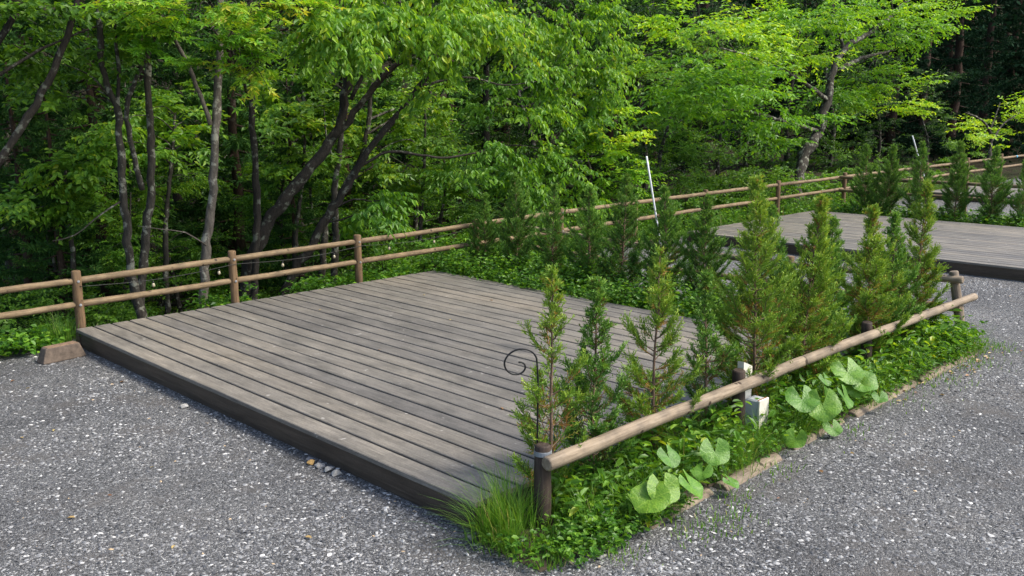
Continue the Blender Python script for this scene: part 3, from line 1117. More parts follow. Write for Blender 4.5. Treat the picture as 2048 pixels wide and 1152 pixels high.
pads += [high(9, 12.6, 5.9, 1.8, 1100), high(11.5, 12.9, 6.2, 2.0, 1100), high(7, 13.2, 6.0, 1.8, 900), high(13.5, 13.4, 5.8, 1.6, 700)]
pads = [(c, r, int(n * 1.3), sh) for c, r, n, sh in pads]
tree('cherry_tree', 'large dark-trunked cherry tree leaning right over the middle of the back fence', 'tree', st, pads, SP_CHERRY, 'bark_dark', 11, twigs=False)

# --- pale slim trunks beside it
st = [ground_stem(S(13.3, [(668, 560), (672, 470), (668, 393), (682, 274), (690, 150), (688, -20)], .075, .045)), S(13.3, [(676, 330), (655, 290), (648, 220)], .03, .012)]
tree('slim_tree', 'slim pale trunk standing just behind the forked limbs of the cherry', 'tree', st,
     [pad(610, 230, 13.8, .5, .35, 420), pad(640, 300, 14.0, .5, .3, 420, .1), pad(730, 230, 14.2, .5, .3, 420, .12), pad(660, 180, 14, .6, .3, 480, .05), high(10.4, 14, 6.2, 2, 600)], SP_WOOD, 'bark_grey', 12)
st = [ground_stem(S(13.8, [(645, 520), (660, 420), (718, 325), (737, 239), (747, 130), (770, -20)], .07, .035))]
tree('slim_tree', 'thin curved grey tree between the two leaning cherry trunks', 'tree', st,
     [pad(800, 250, 14.5, .5, .3, 380, .2), pad(860, 220, 14.6, .5, .3, 380, .15), pad(780, 330, 14.5, .6, .3, 460, .2), pad(840, 350, 14.5, .6, .3, 440, .15), high(12, 15, 6, 2, 600)], SP_WOOD, 'bark_grey', 13)

# --- pale straight trunk
st = [ground_stem(S(12.25, [(409, 613), (414, 480), (424, 394), (433, 239), (438, 110), (441, -40), (445, -200)], .078, .05)),
      S(12.25, [(421, 250), (393, 171), (359, 96), (335, 58), (300, -10)], .04, .018, .3), S(12.2, [(412, 490), (370, 465), (320, 458), (275, 452)], .014, .004, -.1)]
pads = [pad(300, 40, 12.0, .5, .2, 330, -.1), pad(370, 30, 11.8, .5, .2, 260, -.1), pad(420, 60, 11.6, .55, .2, 260, -.12), pad(350, 90, 12.0, .5, .18, 220, -.18)]
pads += [high(5, 12.2, 5.4, 1.6, 350), high(7, 11.8, 5.6, 1.6, 350)]
tree('maple_tree', 'straight pale-barked maple trunk behind the second fence post', 'tree', st, pads, SP_MAPLE, 'bark_pale', 14)

# --- maple boughs over the top edge belong to a maple with a dark upright trunk
st = [ground_stem(S(12.5, [(508, 575), (512, 480), (513, 393), (504, 240), (503, 164), (499, 0), (500, -160)], .068, .045)),
      S(12.4, [(500, 200), (470, 120), (440, 40), (400, -30)], .03, .012, -1.2), S(12.4, [(500, 90), (545, 40), (600, -10)], .03, .012, -1.2)]
pads = [pad(400, 25, 10.6, .45, .14, 200, .14), pad(470, 10, 10.4, .45, .14, 200, .16), pad(540, 5, 10.4, .45, .15, 200, .16), pad(600, 10, 10.5, .35, .14, 150, .2),
        pad(300, 10, 10.8, .4, .14, 130, .08), pad(460, 75, 10.8, .4, .14, 220, .02), pad(500, 100, 10.7, .4, .14, 240, .05), pad(510, 135, 10.7, .32, .13, 200, .15), pad(440, 110, 11, .35, .12, 130, -.05),
        pad(390, 65, 11.0, .4, .13, 160, -.05)]
pads += [high(6.5, 11.2, 5.0, 1.6, 400), high(4.5, 11.3, 5.2, 1.6, 400)]
tree('maple_tree', 'dark upright maple whose yellow-green star leaves hang across the top edge', 'tree', st, pads, SP_MAPLE, 'bark_dark', 15, twigs=True)

# --- twin-stemmed tree on the left
st = [ground_stem(S(12.6, [(284, 636), (267, 565), (253, 462), (246, 393), (236, 239), (222, 191), (205, 137), (197, 17), (190, -120)], .075, .04)),
      ground_stem(S(12.7, [(281, 632), (287, 514), (301, 394), (301, 256), (294, 154), (298, 51), (296, -100)], .075, .04)),
      S(12.6, [(237, 240), (236, 130), (226, 0), (220, -80)], .035, .022), S(12.6, [(284, 380), (255, 239), (267, 171), (315, 62), (340, -20)], .045, .022, -.1),
      S(12.6, [(246, 400), (200, 430), (150, 470), (105, 482)], .018, .005, -.2), S(12.7, [(222, 195), (180, 150), (130, 130)], .02, .006)]
pads = [pad(100, 60, 12.8, .6, .25, 420, -.05), pad(170, 100, 13, .6, .25, 420, 0), pad(60, 130, 12.8, .6, .25, 420, -.05), pad(270, 60, 13.2, .6, .25, 380, .0), pad(120, 190, 13.2, .6, .3, 420, 0), pad(40, 30, 12.6, .6, .3, 420, -.1)]
pads += [high(2.5, 12.5, 5.4, 1.8, 800), high(4.5, 13.2, 5.8, 1.8, 800), high(6, 13.5, 6.4, 1.8, 800), high(7, 14.5, 6.6, 2.2, 800), high(4, 15, 6.6, 2.2, 800), high(9, 15, 7, 2.2, 800)]
tree('twin_stem_tree', 'lichen-spotted tree forking into several slender stems behind the first fence span', 'tree', st, pads, SP_WOOD, 'bark_grey', 16)

# --- young trees in the left wood, their lit boughs put into the leaf tint
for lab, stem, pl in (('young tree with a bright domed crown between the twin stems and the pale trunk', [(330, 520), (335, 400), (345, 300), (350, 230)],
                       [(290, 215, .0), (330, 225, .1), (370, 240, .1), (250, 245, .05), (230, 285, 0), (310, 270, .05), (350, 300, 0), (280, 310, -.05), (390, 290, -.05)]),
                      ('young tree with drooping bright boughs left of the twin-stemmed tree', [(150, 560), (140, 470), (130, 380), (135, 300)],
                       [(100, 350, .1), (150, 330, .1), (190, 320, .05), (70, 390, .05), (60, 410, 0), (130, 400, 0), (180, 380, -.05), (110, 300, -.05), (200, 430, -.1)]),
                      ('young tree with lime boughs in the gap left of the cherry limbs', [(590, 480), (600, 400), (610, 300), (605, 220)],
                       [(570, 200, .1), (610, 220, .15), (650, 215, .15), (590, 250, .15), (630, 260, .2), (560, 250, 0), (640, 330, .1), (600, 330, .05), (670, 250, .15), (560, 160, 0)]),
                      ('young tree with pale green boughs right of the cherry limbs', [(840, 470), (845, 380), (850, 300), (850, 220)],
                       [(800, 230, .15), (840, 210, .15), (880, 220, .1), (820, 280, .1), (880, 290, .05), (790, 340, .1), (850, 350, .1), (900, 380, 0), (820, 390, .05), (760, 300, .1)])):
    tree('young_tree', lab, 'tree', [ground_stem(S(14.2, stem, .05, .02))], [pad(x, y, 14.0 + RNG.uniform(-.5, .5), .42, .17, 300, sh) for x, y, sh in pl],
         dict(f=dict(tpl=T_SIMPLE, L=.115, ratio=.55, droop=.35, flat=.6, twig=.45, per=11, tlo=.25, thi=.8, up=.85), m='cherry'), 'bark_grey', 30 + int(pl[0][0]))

# --- leaning trunk at the left edge
st = [ground_stem(S(12.3, [(-110, 480), (-60, 400), (0, 318), (45, 250), (95, 165), (135, 70), (155, 0), (165, -80)], .068, .04)),
      S(12.3, [(-70, 200), (0, 150), (60, 110), (135, 75), (200, 50)], .032, .012), S(12.2, [(-60, 160), (0, 80), (40, 0), (50, -60)], .05, .035)]
pads = [pad(60, 20, 12.4, .5, .25, 330, -.1), pad(10, 90, 12.6, .5, .25, 330, -.05), pad(150, 20, 12.4, .5, .25, 330, -.05), high(1.5, 12.0, 5, 1.8, 600), high(3.5, 11.6, 5.4, 1.6, 500)]
tree('leaning_tree', 'dark lichened trunk leaning up from the left edge of the picture', 'tree', st, pads, SP_WOOD, 'bark_dark', 17)

# --- right-hand cherry, its sunlit layers put into the lime leaf colour
st = [ground_stem(S(13.0, [(1593, 364), (1614, 302), (1639, 257), (1653, 207), (1660, 174), (1672, 128), (1697, 91), (1738, 66), (1800, 20)], .19, .06)),
      S(13.0, [(1677, 140), (1726, 116), (1790, 100)], .09, .03), S(13.0, [(1655, 200), (1600, 160), (1520, 120), (1440, 95)], .08, .02, -.4), S(13.0, [(1636, 262), (1560, 240), (1480, 220), (1400, 225)], .07, .02, -.4)]
pads = []
for x, y, rx, rz, n, sh in ((1400, 60, 1.1, .28, 620, .2), (1470, 80, 1.1, .28, 620, .25), (1360, 40, 1.0, .3, 520, .1), (1530, 40, 1.1, .3, 620, .1), (1600, 30, 1.2, .35, 700, .05), (1560, 95, 1.2, .3, 640, .15),
                            (1620, 110, 1.1, .3, 600, .15), (1540, 125, 1.3, .3, 700, .2), (1660, 30, 1.2, .4, 700, -.05), (1740, 30, 1.2, .35, 700, .0), (1810, 20, 1.3, .35, 700, .1), (1880, 20, 1.1, .3, 560, .1),
                            (1850, 60, 1.2, .3, 560, .0), (1790, 70, 1.2, .3, 560, -.1), (1440, 150, 1.2, .35, 600, -.15), (1380, 130, 1.1, .3, 560, -.1), (1500, 180, 1.3, .35, 640, -.15), (1720, 150, 1.3, .4, 660, .0),
                            (1770, 170, 1.1, .35, 600, .1), (1730, 200, 1.2, .3, 600, .15), (1790, 215, 1.0, .25, 480, .25), (1680, 180, 1.1, .35, 500, -.1), (1420, 210, 1.3, .4, 640, -.15), (1350, 230, 1.1, .4, 560, -.1),
                            (1480, 240, 1.2, .35, 560, -.2), (1560, 220, 1.2, .35, 540, -.2), (1580, 280, 1.0, .3, 400, -.15), (1350, 180, 1.1, .35, 520, -.2), (1720, 90, 1.1, .3, 460, .1)):
    dep = 12.4 + RNG.uniform(-.8, 1.6)
    pads.append(pad(x, y, 14.2 if 1560 < x < 1745 and y >= 90 else dep, rx, rz, int(n * 1.4), sh))
pads += [high(24, 13, 8, 3, 900), high(28, 13, 9, 3, 900)]
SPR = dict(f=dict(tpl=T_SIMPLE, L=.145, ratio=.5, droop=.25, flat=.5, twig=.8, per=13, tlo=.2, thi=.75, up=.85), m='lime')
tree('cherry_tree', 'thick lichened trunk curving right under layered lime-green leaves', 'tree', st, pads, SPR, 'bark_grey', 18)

# --- sunlit layers between the cherries, painted into the leaf tint
st = [ground_stem(S(13.5, [(1170, 440), (1180, 360), (1165, 270), (1150, 200), (1160, 60)], .08, .04))]
pads = [pad(1200, 225, 12.3, .6, .12, 330, .2), pad(1235, 265, 12.2, .6, .12, 380, .3), pad(1180, 300, 12.4, .6, .14, 330, .1), pad(1265, 285, 12.2, .3, .1, 160, .3), pad(1230, 310, 12.6, .6, .18, 380, 0), pad(1260, 150, 13, .3, .2, 160, .15),
        pad(1210, 350, 12.8, .6, .2, 380, -.05), pad(1255, 370, 12.8, .6, .2, 380, -.1), pad(1200, 180, 12.6, .4, .15, 160, .25), high(15, 13.5, 5, 1.5, 300)]
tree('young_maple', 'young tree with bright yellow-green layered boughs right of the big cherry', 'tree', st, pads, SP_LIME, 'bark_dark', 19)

# --- small lime maple at the right edge
st = [ground_stem(S(12.6, [(1975, 318), (1982, 285), (1975, 255), (1955, 235), (1930, 225)], .09, .02)), S(12.6, [(1982, 285), (2005, 250), (2040, 225)], .05, .02), S(12.6, [(1978, 265), (1990, 235), (2000, 205)], .04, .02)]
pads = [pad(x, y, 12.6 + RNG.uniform(-.6, .6), rx, .22, n, .3) for x, y, rx, n in ((1955, 262, .9, 330), (2000, 250, 1.1, 420), (2045, 265, 1.1, 420), (2030, 195, 1.0, 380), (2045, 225, 1.0, 330), (1985, 275, .9, 280), (2040, 285, .9, 250), (2090, 220, 1.3, 400))]
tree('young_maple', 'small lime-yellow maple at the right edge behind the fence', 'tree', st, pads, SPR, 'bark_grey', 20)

# --- prototypes of the wood behind: copied as individuals
def proto_tree(seed, H, low, R, npad, n, species, bark, r0):
    rg = np.random.default_rng(seed)
    st = [(np.array([[0, 0, -.3], [rg.normal(0, .1), rg.normal(0, .1), H * .33], [rg.normal(0, .25), rg.normal(0, .25), H * .66], [rg.normal(0, .3), rg.normal(0, .3), H]]), [r0, r0 * .8, r0 * .55, .02])]
    pads = []
    for k in range(npad):
        t = (k + rg.random()) / npad
        z = low + (H - low) * t
        rr = R * (1 - .5 * t) * math.sqrt(rg.random() * .85 + .15)
        a = rg.random() * 6.283
        s = rg.uniform(.7, 1.3) * R * .36
        pads.append((np.array([rr * math.cos(a), rr * math.sin(a), z]), (s, s, s * .38), n, rg.normal(0, .12)))
    rgn = np.random.default_rng(seed + 1)
    full = list(st)
    for c, r, n_, s in pads:
        full.append(branch_to(st, c, rgn))
    cm, tw = foliage(pads, seed=seed, **species['f'])
    cm.materials.append(MAT[species['m']])
    tm = stems_mesh(full, sides=8, seed=seed, step=.5)
    tm.materials.append(MAT[bark])
    return tm, cm


def proto_cedar(seed, H, low, R, r0, nb, mat, drop=.35, tiptint=.85):
    """Japanese cedar: straight trunk, sweeping boughs hung with needle sprays"""
    rg = np.random.default_rng(seed)
    st = [(np.array([[0, 0, -.3], [0, 0, H * .5], [0, 0, H]]), [r0, r0 * .6, .02])]
    Vs, Fs, Ts, n0 = [], [], [], 0
    for k in range(nb):
        t = (k + rg.random()) / nb
        z = low + (H - low) * t
        L = R * (1 - .75 * t) * rg.uniform(.7, 1.1)
        a = k * 2.39996 + rg.normal(0, .3)
        h = np.array([math.cos(a), math.sin(a), 0])
        s = np.linspace(0, 1, 5)[:, None]
        P = np.array([0, 0, z]) + h * s * L + np.array([0, 0, 1.0]) * (-.25 * L * s + .30 * L * s ** 3)
        st.append((P, [.03, .025, .018, .012, .005]))
        nn = int(46 * L)
        ss = rg.uniform(.2, 1.0, nn)
        o = np.stack([np.interp(ss, s[:, 0], P[:, j]) for j in range(3)], 1)
        side = np.array([-h[1], h[0], 0])
        sg = rg.choice([-1, 1], nn)[:, None]
        d = nrm(h * .5 + side * sg * rg.uniform(.2, 1, (nn, 1)) + np.array([0, 0, -drop]) + rg.normal(size=(nn, 3)) * .25)
        tl = (.5 - .25 * ss) * rg.uniform(.5, 1.1, nn) * min(1, L / 2 + .3)
        per = 9
        tt = np.linspace(.1, 1, per)[None]
        pos = o[:, None] + d[:, None] * (tl[:, None] * tt)[..., None]
        pos[..., 2] += (.22 * tl[:, None] * tt ** 2)
        ld = d[:, None] * 1.0 + rg.normal(size=(nn, per, 3)) * .55 + np.array([0, 0, .15])
        pos, ld = pos.reshape(-1, 3), ld.reshape(-1, 3)
        LL = rg.uniform(.10, .2, len(pos))
        V, F = leaves_geo(T_TWIG, pos, ld, rand_dirs(rg, len(pos)), LL, LL * .2)
        ti = np.clip(rg.normal(.4, .15, len(pos)) + np.repeat((ss - .6) * .5, per) * tiptint, 0, 1)
        Vs.append(V)
        Fs.append(F + n0)
        Ts.append(np.repeat(ti, 2))
        n0 += len(V)
    cm = mesh_arrays('crown', np.concatenate(Vs), np.concatenate(Fs), np.concatenate(Ts))
    cm.materials.append(MAT[mat])
    tm = stems_mesh(st, sides=8, seed=seed, step=.6)
    tm.materials.append(MAT['bark_cedar'])
    return tm, cm


SPW1 = dict(f=dict(tpl=T_SIMPLE, L=.125, ratio=.55, droop=.3, flat=.6, twig=.7, per=12, tlo=.15, thi=.75, up=.8), m='shaded_leaf')
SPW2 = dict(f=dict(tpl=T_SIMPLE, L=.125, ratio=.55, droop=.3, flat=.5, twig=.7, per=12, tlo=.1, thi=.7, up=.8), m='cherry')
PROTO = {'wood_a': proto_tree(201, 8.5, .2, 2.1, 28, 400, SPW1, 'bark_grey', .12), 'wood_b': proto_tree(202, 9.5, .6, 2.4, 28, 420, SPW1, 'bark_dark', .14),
         'light': proto_tree(203, 7.5, .3, 2.2, 26, 420, SPW2, 'bark_grey', .11),
         'cedar': proto_cedar(204, 11, .3, 2.4, .17, 60, 'cedar'), 'dark': proto_cedar(205, 15, .8, 3.2, .26, 66, 'dark_cedar', .3, .4)}
INFO = {'wood_a': ('woodland_tree', 'leafy dark green tree in the wood', 'leafy trees in the wood'),
        'wood_b': ('woodland_tree', 'leafy dark green tree in the wood', 'leafy trees in the wood'),
        'light': ('woodland_tree', 'paler green leafy tree in the wood', 'paler leafy trees in the wood'),
        'cedar': ('cedar_tree', 'cedar with sweeping needle sprays', 'cedars in the wood'),
        'dark': ('cedar_tree', 'tall almost black cedar', 'tall dark cedars of the deep wood')}


PLACES = [(90, 'at the left edge of the picture'), (200, 'behind the first fence post'), (350, 'behind the twin-stemmed tree'), (450, 'behind the pale maple trunk'),
          (560, 'behind the dark upright maple'), (700, 'behind the leaning cherry trunks'), (800, 'above the third fence post'), (900, 'left of the deck corner'),
          (1000, 'above the far deck corner'), (1150, 'behind the cherry crown'), (1270, 'behind the bright young tree'), (1350, 'behind the nearer white pole'),
          (1480, 'left of the thick curving trunk'), (1640, 'behind the thick curving trunk'), (1800, 'right of the thick curving trunk'), (1900, 'behind the farther white pole'), (9999, 'by the small lime maple')]
PLANTED = {}


def place_name(px):
    return next(n for lim, n in PLACES if px < lim)


def finish_labels():
    """things of one look in one place are told apart by their distance"""
    for key, lst in PLANTED.items():
        lst.sort(key=lambda a: a[0])
        for i, (d, o) in enumerate(lst):
            rank = '' if len(lst) == 1 else (['nearer ', 'farther '][i] if len(lst) == 2 else (['nearest ', 'second nearest ', 'third nearest ', 'fourth nearest '] + ['fifth nearest '] * 9)[i] if i < len(lst) - 1 else 'farthest ')
            o['label'] = rank + key[0] + ' ' + key[1]


def plant(kind, x, y, s=1.0, rz=None, px=0):
    nm, lab, grp = INFO[kind]
    tm, cm = PROTO[kind]
    r = thing(nm, lab, 'tree', (x, y, float(terrain(x, y))), grp)
    r.rotation_euler = (0, 0, random.random() * 6.28 if rz is None else rz)
    PLANTED.setdefault((lab, place_name(px)), []).append((y, r))
    r.scale = (s, s, s)
    link('trunk', tm, None, r)
    link('crown', cm, None, r)


def at_px(x, Y):
    p = PY(x, 300, Y)
    return p[0], Y


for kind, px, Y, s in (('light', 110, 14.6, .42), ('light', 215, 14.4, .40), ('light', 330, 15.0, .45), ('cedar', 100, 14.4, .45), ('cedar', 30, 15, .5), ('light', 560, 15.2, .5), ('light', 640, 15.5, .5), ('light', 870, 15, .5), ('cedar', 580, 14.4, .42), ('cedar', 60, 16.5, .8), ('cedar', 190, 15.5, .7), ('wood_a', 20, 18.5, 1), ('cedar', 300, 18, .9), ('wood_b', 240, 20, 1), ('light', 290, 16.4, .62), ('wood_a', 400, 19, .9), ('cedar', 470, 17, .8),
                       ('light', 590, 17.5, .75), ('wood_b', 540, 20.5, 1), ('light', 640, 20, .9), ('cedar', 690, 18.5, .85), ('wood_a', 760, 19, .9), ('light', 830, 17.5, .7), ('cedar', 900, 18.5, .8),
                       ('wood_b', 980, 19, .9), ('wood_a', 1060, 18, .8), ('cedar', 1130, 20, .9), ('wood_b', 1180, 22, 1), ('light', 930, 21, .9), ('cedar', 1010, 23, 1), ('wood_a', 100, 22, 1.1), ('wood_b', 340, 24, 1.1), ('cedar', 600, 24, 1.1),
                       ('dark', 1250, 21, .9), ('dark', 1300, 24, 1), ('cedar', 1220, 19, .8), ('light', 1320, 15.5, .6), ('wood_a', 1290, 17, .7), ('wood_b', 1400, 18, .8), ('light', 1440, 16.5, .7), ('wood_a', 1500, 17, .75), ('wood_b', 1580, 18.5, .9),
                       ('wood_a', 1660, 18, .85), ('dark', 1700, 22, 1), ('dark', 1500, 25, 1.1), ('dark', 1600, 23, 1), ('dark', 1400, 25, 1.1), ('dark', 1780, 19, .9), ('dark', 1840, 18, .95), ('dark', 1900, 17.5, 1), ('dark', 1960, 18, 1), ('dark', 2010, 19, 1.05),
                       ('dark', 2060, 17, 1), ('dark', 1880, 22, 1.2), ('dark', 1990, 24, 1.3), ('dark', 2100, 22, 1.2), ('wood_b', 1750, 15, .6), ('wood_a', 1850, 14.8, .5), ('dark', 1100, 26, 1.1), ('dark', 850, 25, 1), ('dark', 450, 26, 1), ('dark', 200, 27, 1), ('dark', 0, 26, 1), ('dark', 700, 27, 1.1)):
    x, y = at_px(px, Y)
    plant(kind, x, y, s, px=px)

# far wooded slope: reads as one mass
rg = np.random.default_rng(77)
n = 90000
Xs = rg.uniform(-25, 95, n)
Ys = rg.uniform(26, 46, n)
m_ = rg.random(n) < .35
Xs[m_] = rg.uniform(50, 80, m_.sum())
Ys[m_] = rg.uniform(10, 34, m_.sum())
Zs = terrain(Xs, Ys) + rg.random(n) ** 1.3 * 12
pos = np.stack([Xs, Ys, Zs], 1)
LL = rg.uniform(.18, .42, n)
V, F = leaves_geo(T_TWIG, pos, rand_dirs(rg, n) - np.array([0, 0, .4]), rand_dirs(rg, n), LL, LL * .5)
o = link('distant_wood', mesh_arrays('distant_wood', V, F, np.repeat(np.clip(rg.normal(.4, .2, n), 0, 1), 2)), MAT['dark_cedar'])
tag(o, 'dark far wood on the slope behind everything', 'wood', kind='stuff')

# --- shrubs just behind the fence
def proto_shrub(seed, R, H, n, species):
    rg = np.random.default_rng(seed)
    pads = []
    for k in range(9):
        a, rr = rg.random() * 6.283, R * math.sqrt(rg.random()) * .8
        pads.append((np.array([rr * math.cos(a), rr * math.sin(a), H * (.25 + .7 * rg.random() * (1 - .4 * rr / R))]), (R * .42, R * .42, H * .2), n // 9, rg.normal(0, .1)))
    cm, tw = foliage(pads, seed=seed, **species['f'])
    cm.materials.append(MAT[species['m']])
    st = []
    for c, *_ in pads:
        st.append((np.array([[0, 0, -.1], c * np.array([.4, .4, .5]), c]), [.016, .012, .004]))
    tm = stems_mesh(st, sides=6, seed=seed, step=.3)
    tm.materials.append(MAT['bark_dark'])
    return tm, cm


SPS = dict(f=dict(tpl=T_SIMPLE, L=.085, ratio=.55, droop=.3, flat=.8, twig=.4, per=12, tlo=.15, thi=.75, up=.8), m='wood_leaf')
SPS2 = dict(f=dict(tpl=T_SIMPLE, L=.075, ratio=.6, droop=.25, flat=.8, twig=.35, per=12, tlo=.2, thi=.8, up=.8), m='weed')
SHR = [proto_shrub(301, .9, 1.3, 2000, SPS), proto_shrub(302, .8, 1.1, 2000, SPS2), proto_shrub(303, 1.0, 1.5, 2200, SPS)]


def shrub(k, x, y, s, lab, grp, px):
    r = thing('shrub', lab, 'shrub', (x, y, float(terrain(x, y))), grp)
    r.rotation_euler = (0, 0, random.random() * 6.28)
    r.scale = (s, s, s)
    PLANTED.setdefault((lab, place_name(px)), []).append((y, r))
    link('stem', SHR[k][0], None, r)
    link('foliage', SHR[k][1], None, r)


for k, px, Y, s in ((0, 40, 13.4, .9), (2, 130, 13.6, .85), (0, 190, 13.2, .7), (2, 20, 14.6, 1.1), (0, 480, 13.6, .6), (0, 335, 14.2, .7)):
    x, y = at_px(px, Y)
    shrub(k, x, y, s, 'shaded green shrub on the bank', 'shrubs behind the left of the fence', px)
for k, px, Y, s in ((0, 760, 12.9, .8), (1, 830, 12.6, .8), (2, 800, 13.6, .9), (0, 900, 13.0, .9), (1, 940, 12.4, .8), (2, 990, 13.0, .9), (1, 1040, 12.5, .9), (0, 1080, 13.0, .9), (1, 1130, 12.5, .9), (2, 1180, 13.0, .9), (1, 1230, 12.5, .9),
                    (0, 1290, 12.9, .9), (1, 870, 12.2, .6)):
    x, y = at_px(px, Y)
    shrub(k, x, y, s, 'dense green shrub just behind the fence,', 'shrubs behind the middle of the fence', px)
for k, px, Y, s in ((1, 1340, 12.6, .9), (0, 1400, 13.2, 1.1), (1, 1470, 12.5, .9), (0, 1530, 13.0, 1.0), (1, 1660, 12.6, 1.0), (1, 1620, 13.6, 1.1), (2, 1720, 13.0, 1.0), (0, 1790, 13.0, 1.0), (1, 1860, 12.6, .9), (2, 1920, 13.4, 1), (0, 1560, 12.4, .8), (2, 1440, 14, 1.2), (2, 1500, 14.2, 1.2), (2, 1330, 14, 1.2)):
    x, y = at_px(px, Y)
    shrub(k, x, y, s, 'green shrub under the right-hand trees,', 'shrubs behind the right of the fence', px)
finish_labels()


# ------------------------------------------------------------------ cypress saplings
def sapling_mesh(seed, H, W, nb, brown=.25, bare=.0, dense=1.0):
    rg = np.random.default_rng(seed)
    lean = rg.normal(0, .03, 2)
    tz = np.linspace(0, H, 9)
    tr = np.stack([lean[0] * (tz / H) ** 2 * H + np.cumsum(rg.normal(0, .006, 9)), lean[1] * (tz / H) ** 2 * H + np.cumsum(rg.normal(0, .006, 9)), tz], 1)
    st = MB()
    st.add(*tube_geo(tr, np.linspace(.017, .003, 9), 7, .06, True, rg))
    Vs, Fs, Ts, n0 = [], [], [], 0

    def put(tpl, pos, d, nn, L, Wd, t):
        nonlocal n0
        V, F = leaves_geo(tpl, pos, d, nn, L, Wd)
        Vs.append(V)
        Fs.append(F + n0)
        Ts.append(np.repeat(t, len(tpl[1])))
        n0 += len(V)
    nb = int(nb * .80)
    for k in range(nb):
        t = .05 + .95 * ((k + rg.random()) / nb)
        if bare > 0 and rg.random() < bare * (1 - abs(t - .55) * 1.5):
            continue
        z = min(t, .985) * H
        base = np.array([np.interp(z, tz, tr[:, j]) for j in range(3)])
        prof = (.62 + .38 * (1 - t)) * min(1, (t + .35) / .5) * min(1, (1.05 - t) / .62) ** .9
        L = W * 1.06 * prof * rg.choice([rg.uniform(.5, .8), rg.uniform(.8, 1.25)])
        a = k * 2.39996 + rg.normal(0, .5)
        h = np.array([math.cos(a), math.sin(a), 0])
        el = math.radians(rg.uniform(2, 36) + 42 * t ** 3)
        s = np.linspace(0, 1, 6)[:, None]
        P = base + h * (s * L * math.cos(el) * (1 - .12 * s)) + np.array([0, 0, 1]) * (s * L * math.sin(el) * .6 + .42 * L * s ** 2)
        P = P + rg.normal(0, .012, P.shape) * s
        st.add(*tube_geo(P, np.linspace(.006, .0018, 6), 4, 0, False, rg))
        m = max(4, int(L / .025 * dense))
        s1 = np.linspace(.16, 1.0, m)
        ss = np.clip(np.concatenate([s1, s1, s1[m // 3:]]) + rg.normal(0, .02, 3 * m - m // 3), .05, 1)
        sg = np.concatenate([np.ones(m), -np.ones(m), np.zeros(m - m // 3)])
        m3 = len(ss)
        o = np.stack([np.interp(ss, s[:, 0], P[:, j]) for j in range(3)], 1)
        bdv = nrm(np.gradient(P, axis=0))
        bd = nrm(np.stack([np.interp(ss, s[:, 0], bdv[:, j]) for j in range(3)], 1))
        side = nrm(np.cross(bd, np.array([0, 0, 1.0])))
        d = nrm(bd * .85 + side * (sg * rg.uniform(.45, .95, m3))[:, None] + np.array([0, 0, 1.0]) * np.where(sg == 0, rg.uniform(.3, .9, m3), rg.uniform(.0, .45, m3))[:, None] + rg.normal(size=(m3, 3)) * .14)
        tl = (.055 + .12 * (1 - ss * .62)) * rg.uniform(.55, 1.2, m3) * min(1.0, .45 + L * 1.6)
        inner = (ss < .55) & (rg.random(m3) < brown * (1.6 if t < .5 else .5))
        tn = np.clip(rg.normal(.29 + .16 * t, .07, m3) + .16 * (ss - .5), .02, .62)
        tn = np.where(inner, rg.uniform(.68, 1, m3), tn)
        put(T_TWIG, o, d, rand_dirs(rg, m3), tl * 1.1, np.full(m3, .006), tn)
        per = 10
        tt = np.linspace(.12, 1.0, per)[None]
        q = (o[:, None] + d[:, None] * (tl[:, None] * tt)[..., None]).reshape(-1, 3)
        pp = nrm(np.cross(d, bd + rg.normal(size=(m3, 3)) * .5))
        dd = (d[:, None] * .9 + pp[:, None] * np.where(np.arange(per) % 2, .6, -.6)[None, :, None] + rg.normal(size=(m3, per, 3)) * .28 + np.array([0, 0, .12])).reshape(-1, 3)
        bl = rg.uniform(.022, .048, (m3, per)) * (1.15 - .5 * tt)
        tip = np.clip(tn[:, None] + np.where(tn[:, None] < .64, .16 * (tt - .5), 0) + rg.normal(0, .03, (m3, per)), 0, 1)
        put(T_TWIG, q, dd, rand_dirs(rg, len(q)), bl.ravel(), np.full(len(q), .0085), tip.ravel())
    fm = mesh_arrays('foliage', np.concatenate(Vs), np.concatenate(Fs), np.concatenate(Ts))
    sm = st.mesh('stem', True)
    sm.materials.append(MAT['stem'])
    return sm, fm


def add_sapling(loc, meshes, label, group, s=1.0, rz=0.0, mat='sapling'):
    r = thing('cypress_sapling', label, 'conifer', loc, group)
    r.scale = (s, s, s)
    r.rotation_euler = (0, 0, rz)
    link('stem', meshes[0], None, r)
    if len(meshes[1].materials) == 0:
        meshes[1].materials.append(MAT[mat])
    link('foliage', meshes[1], None, r)
    return r


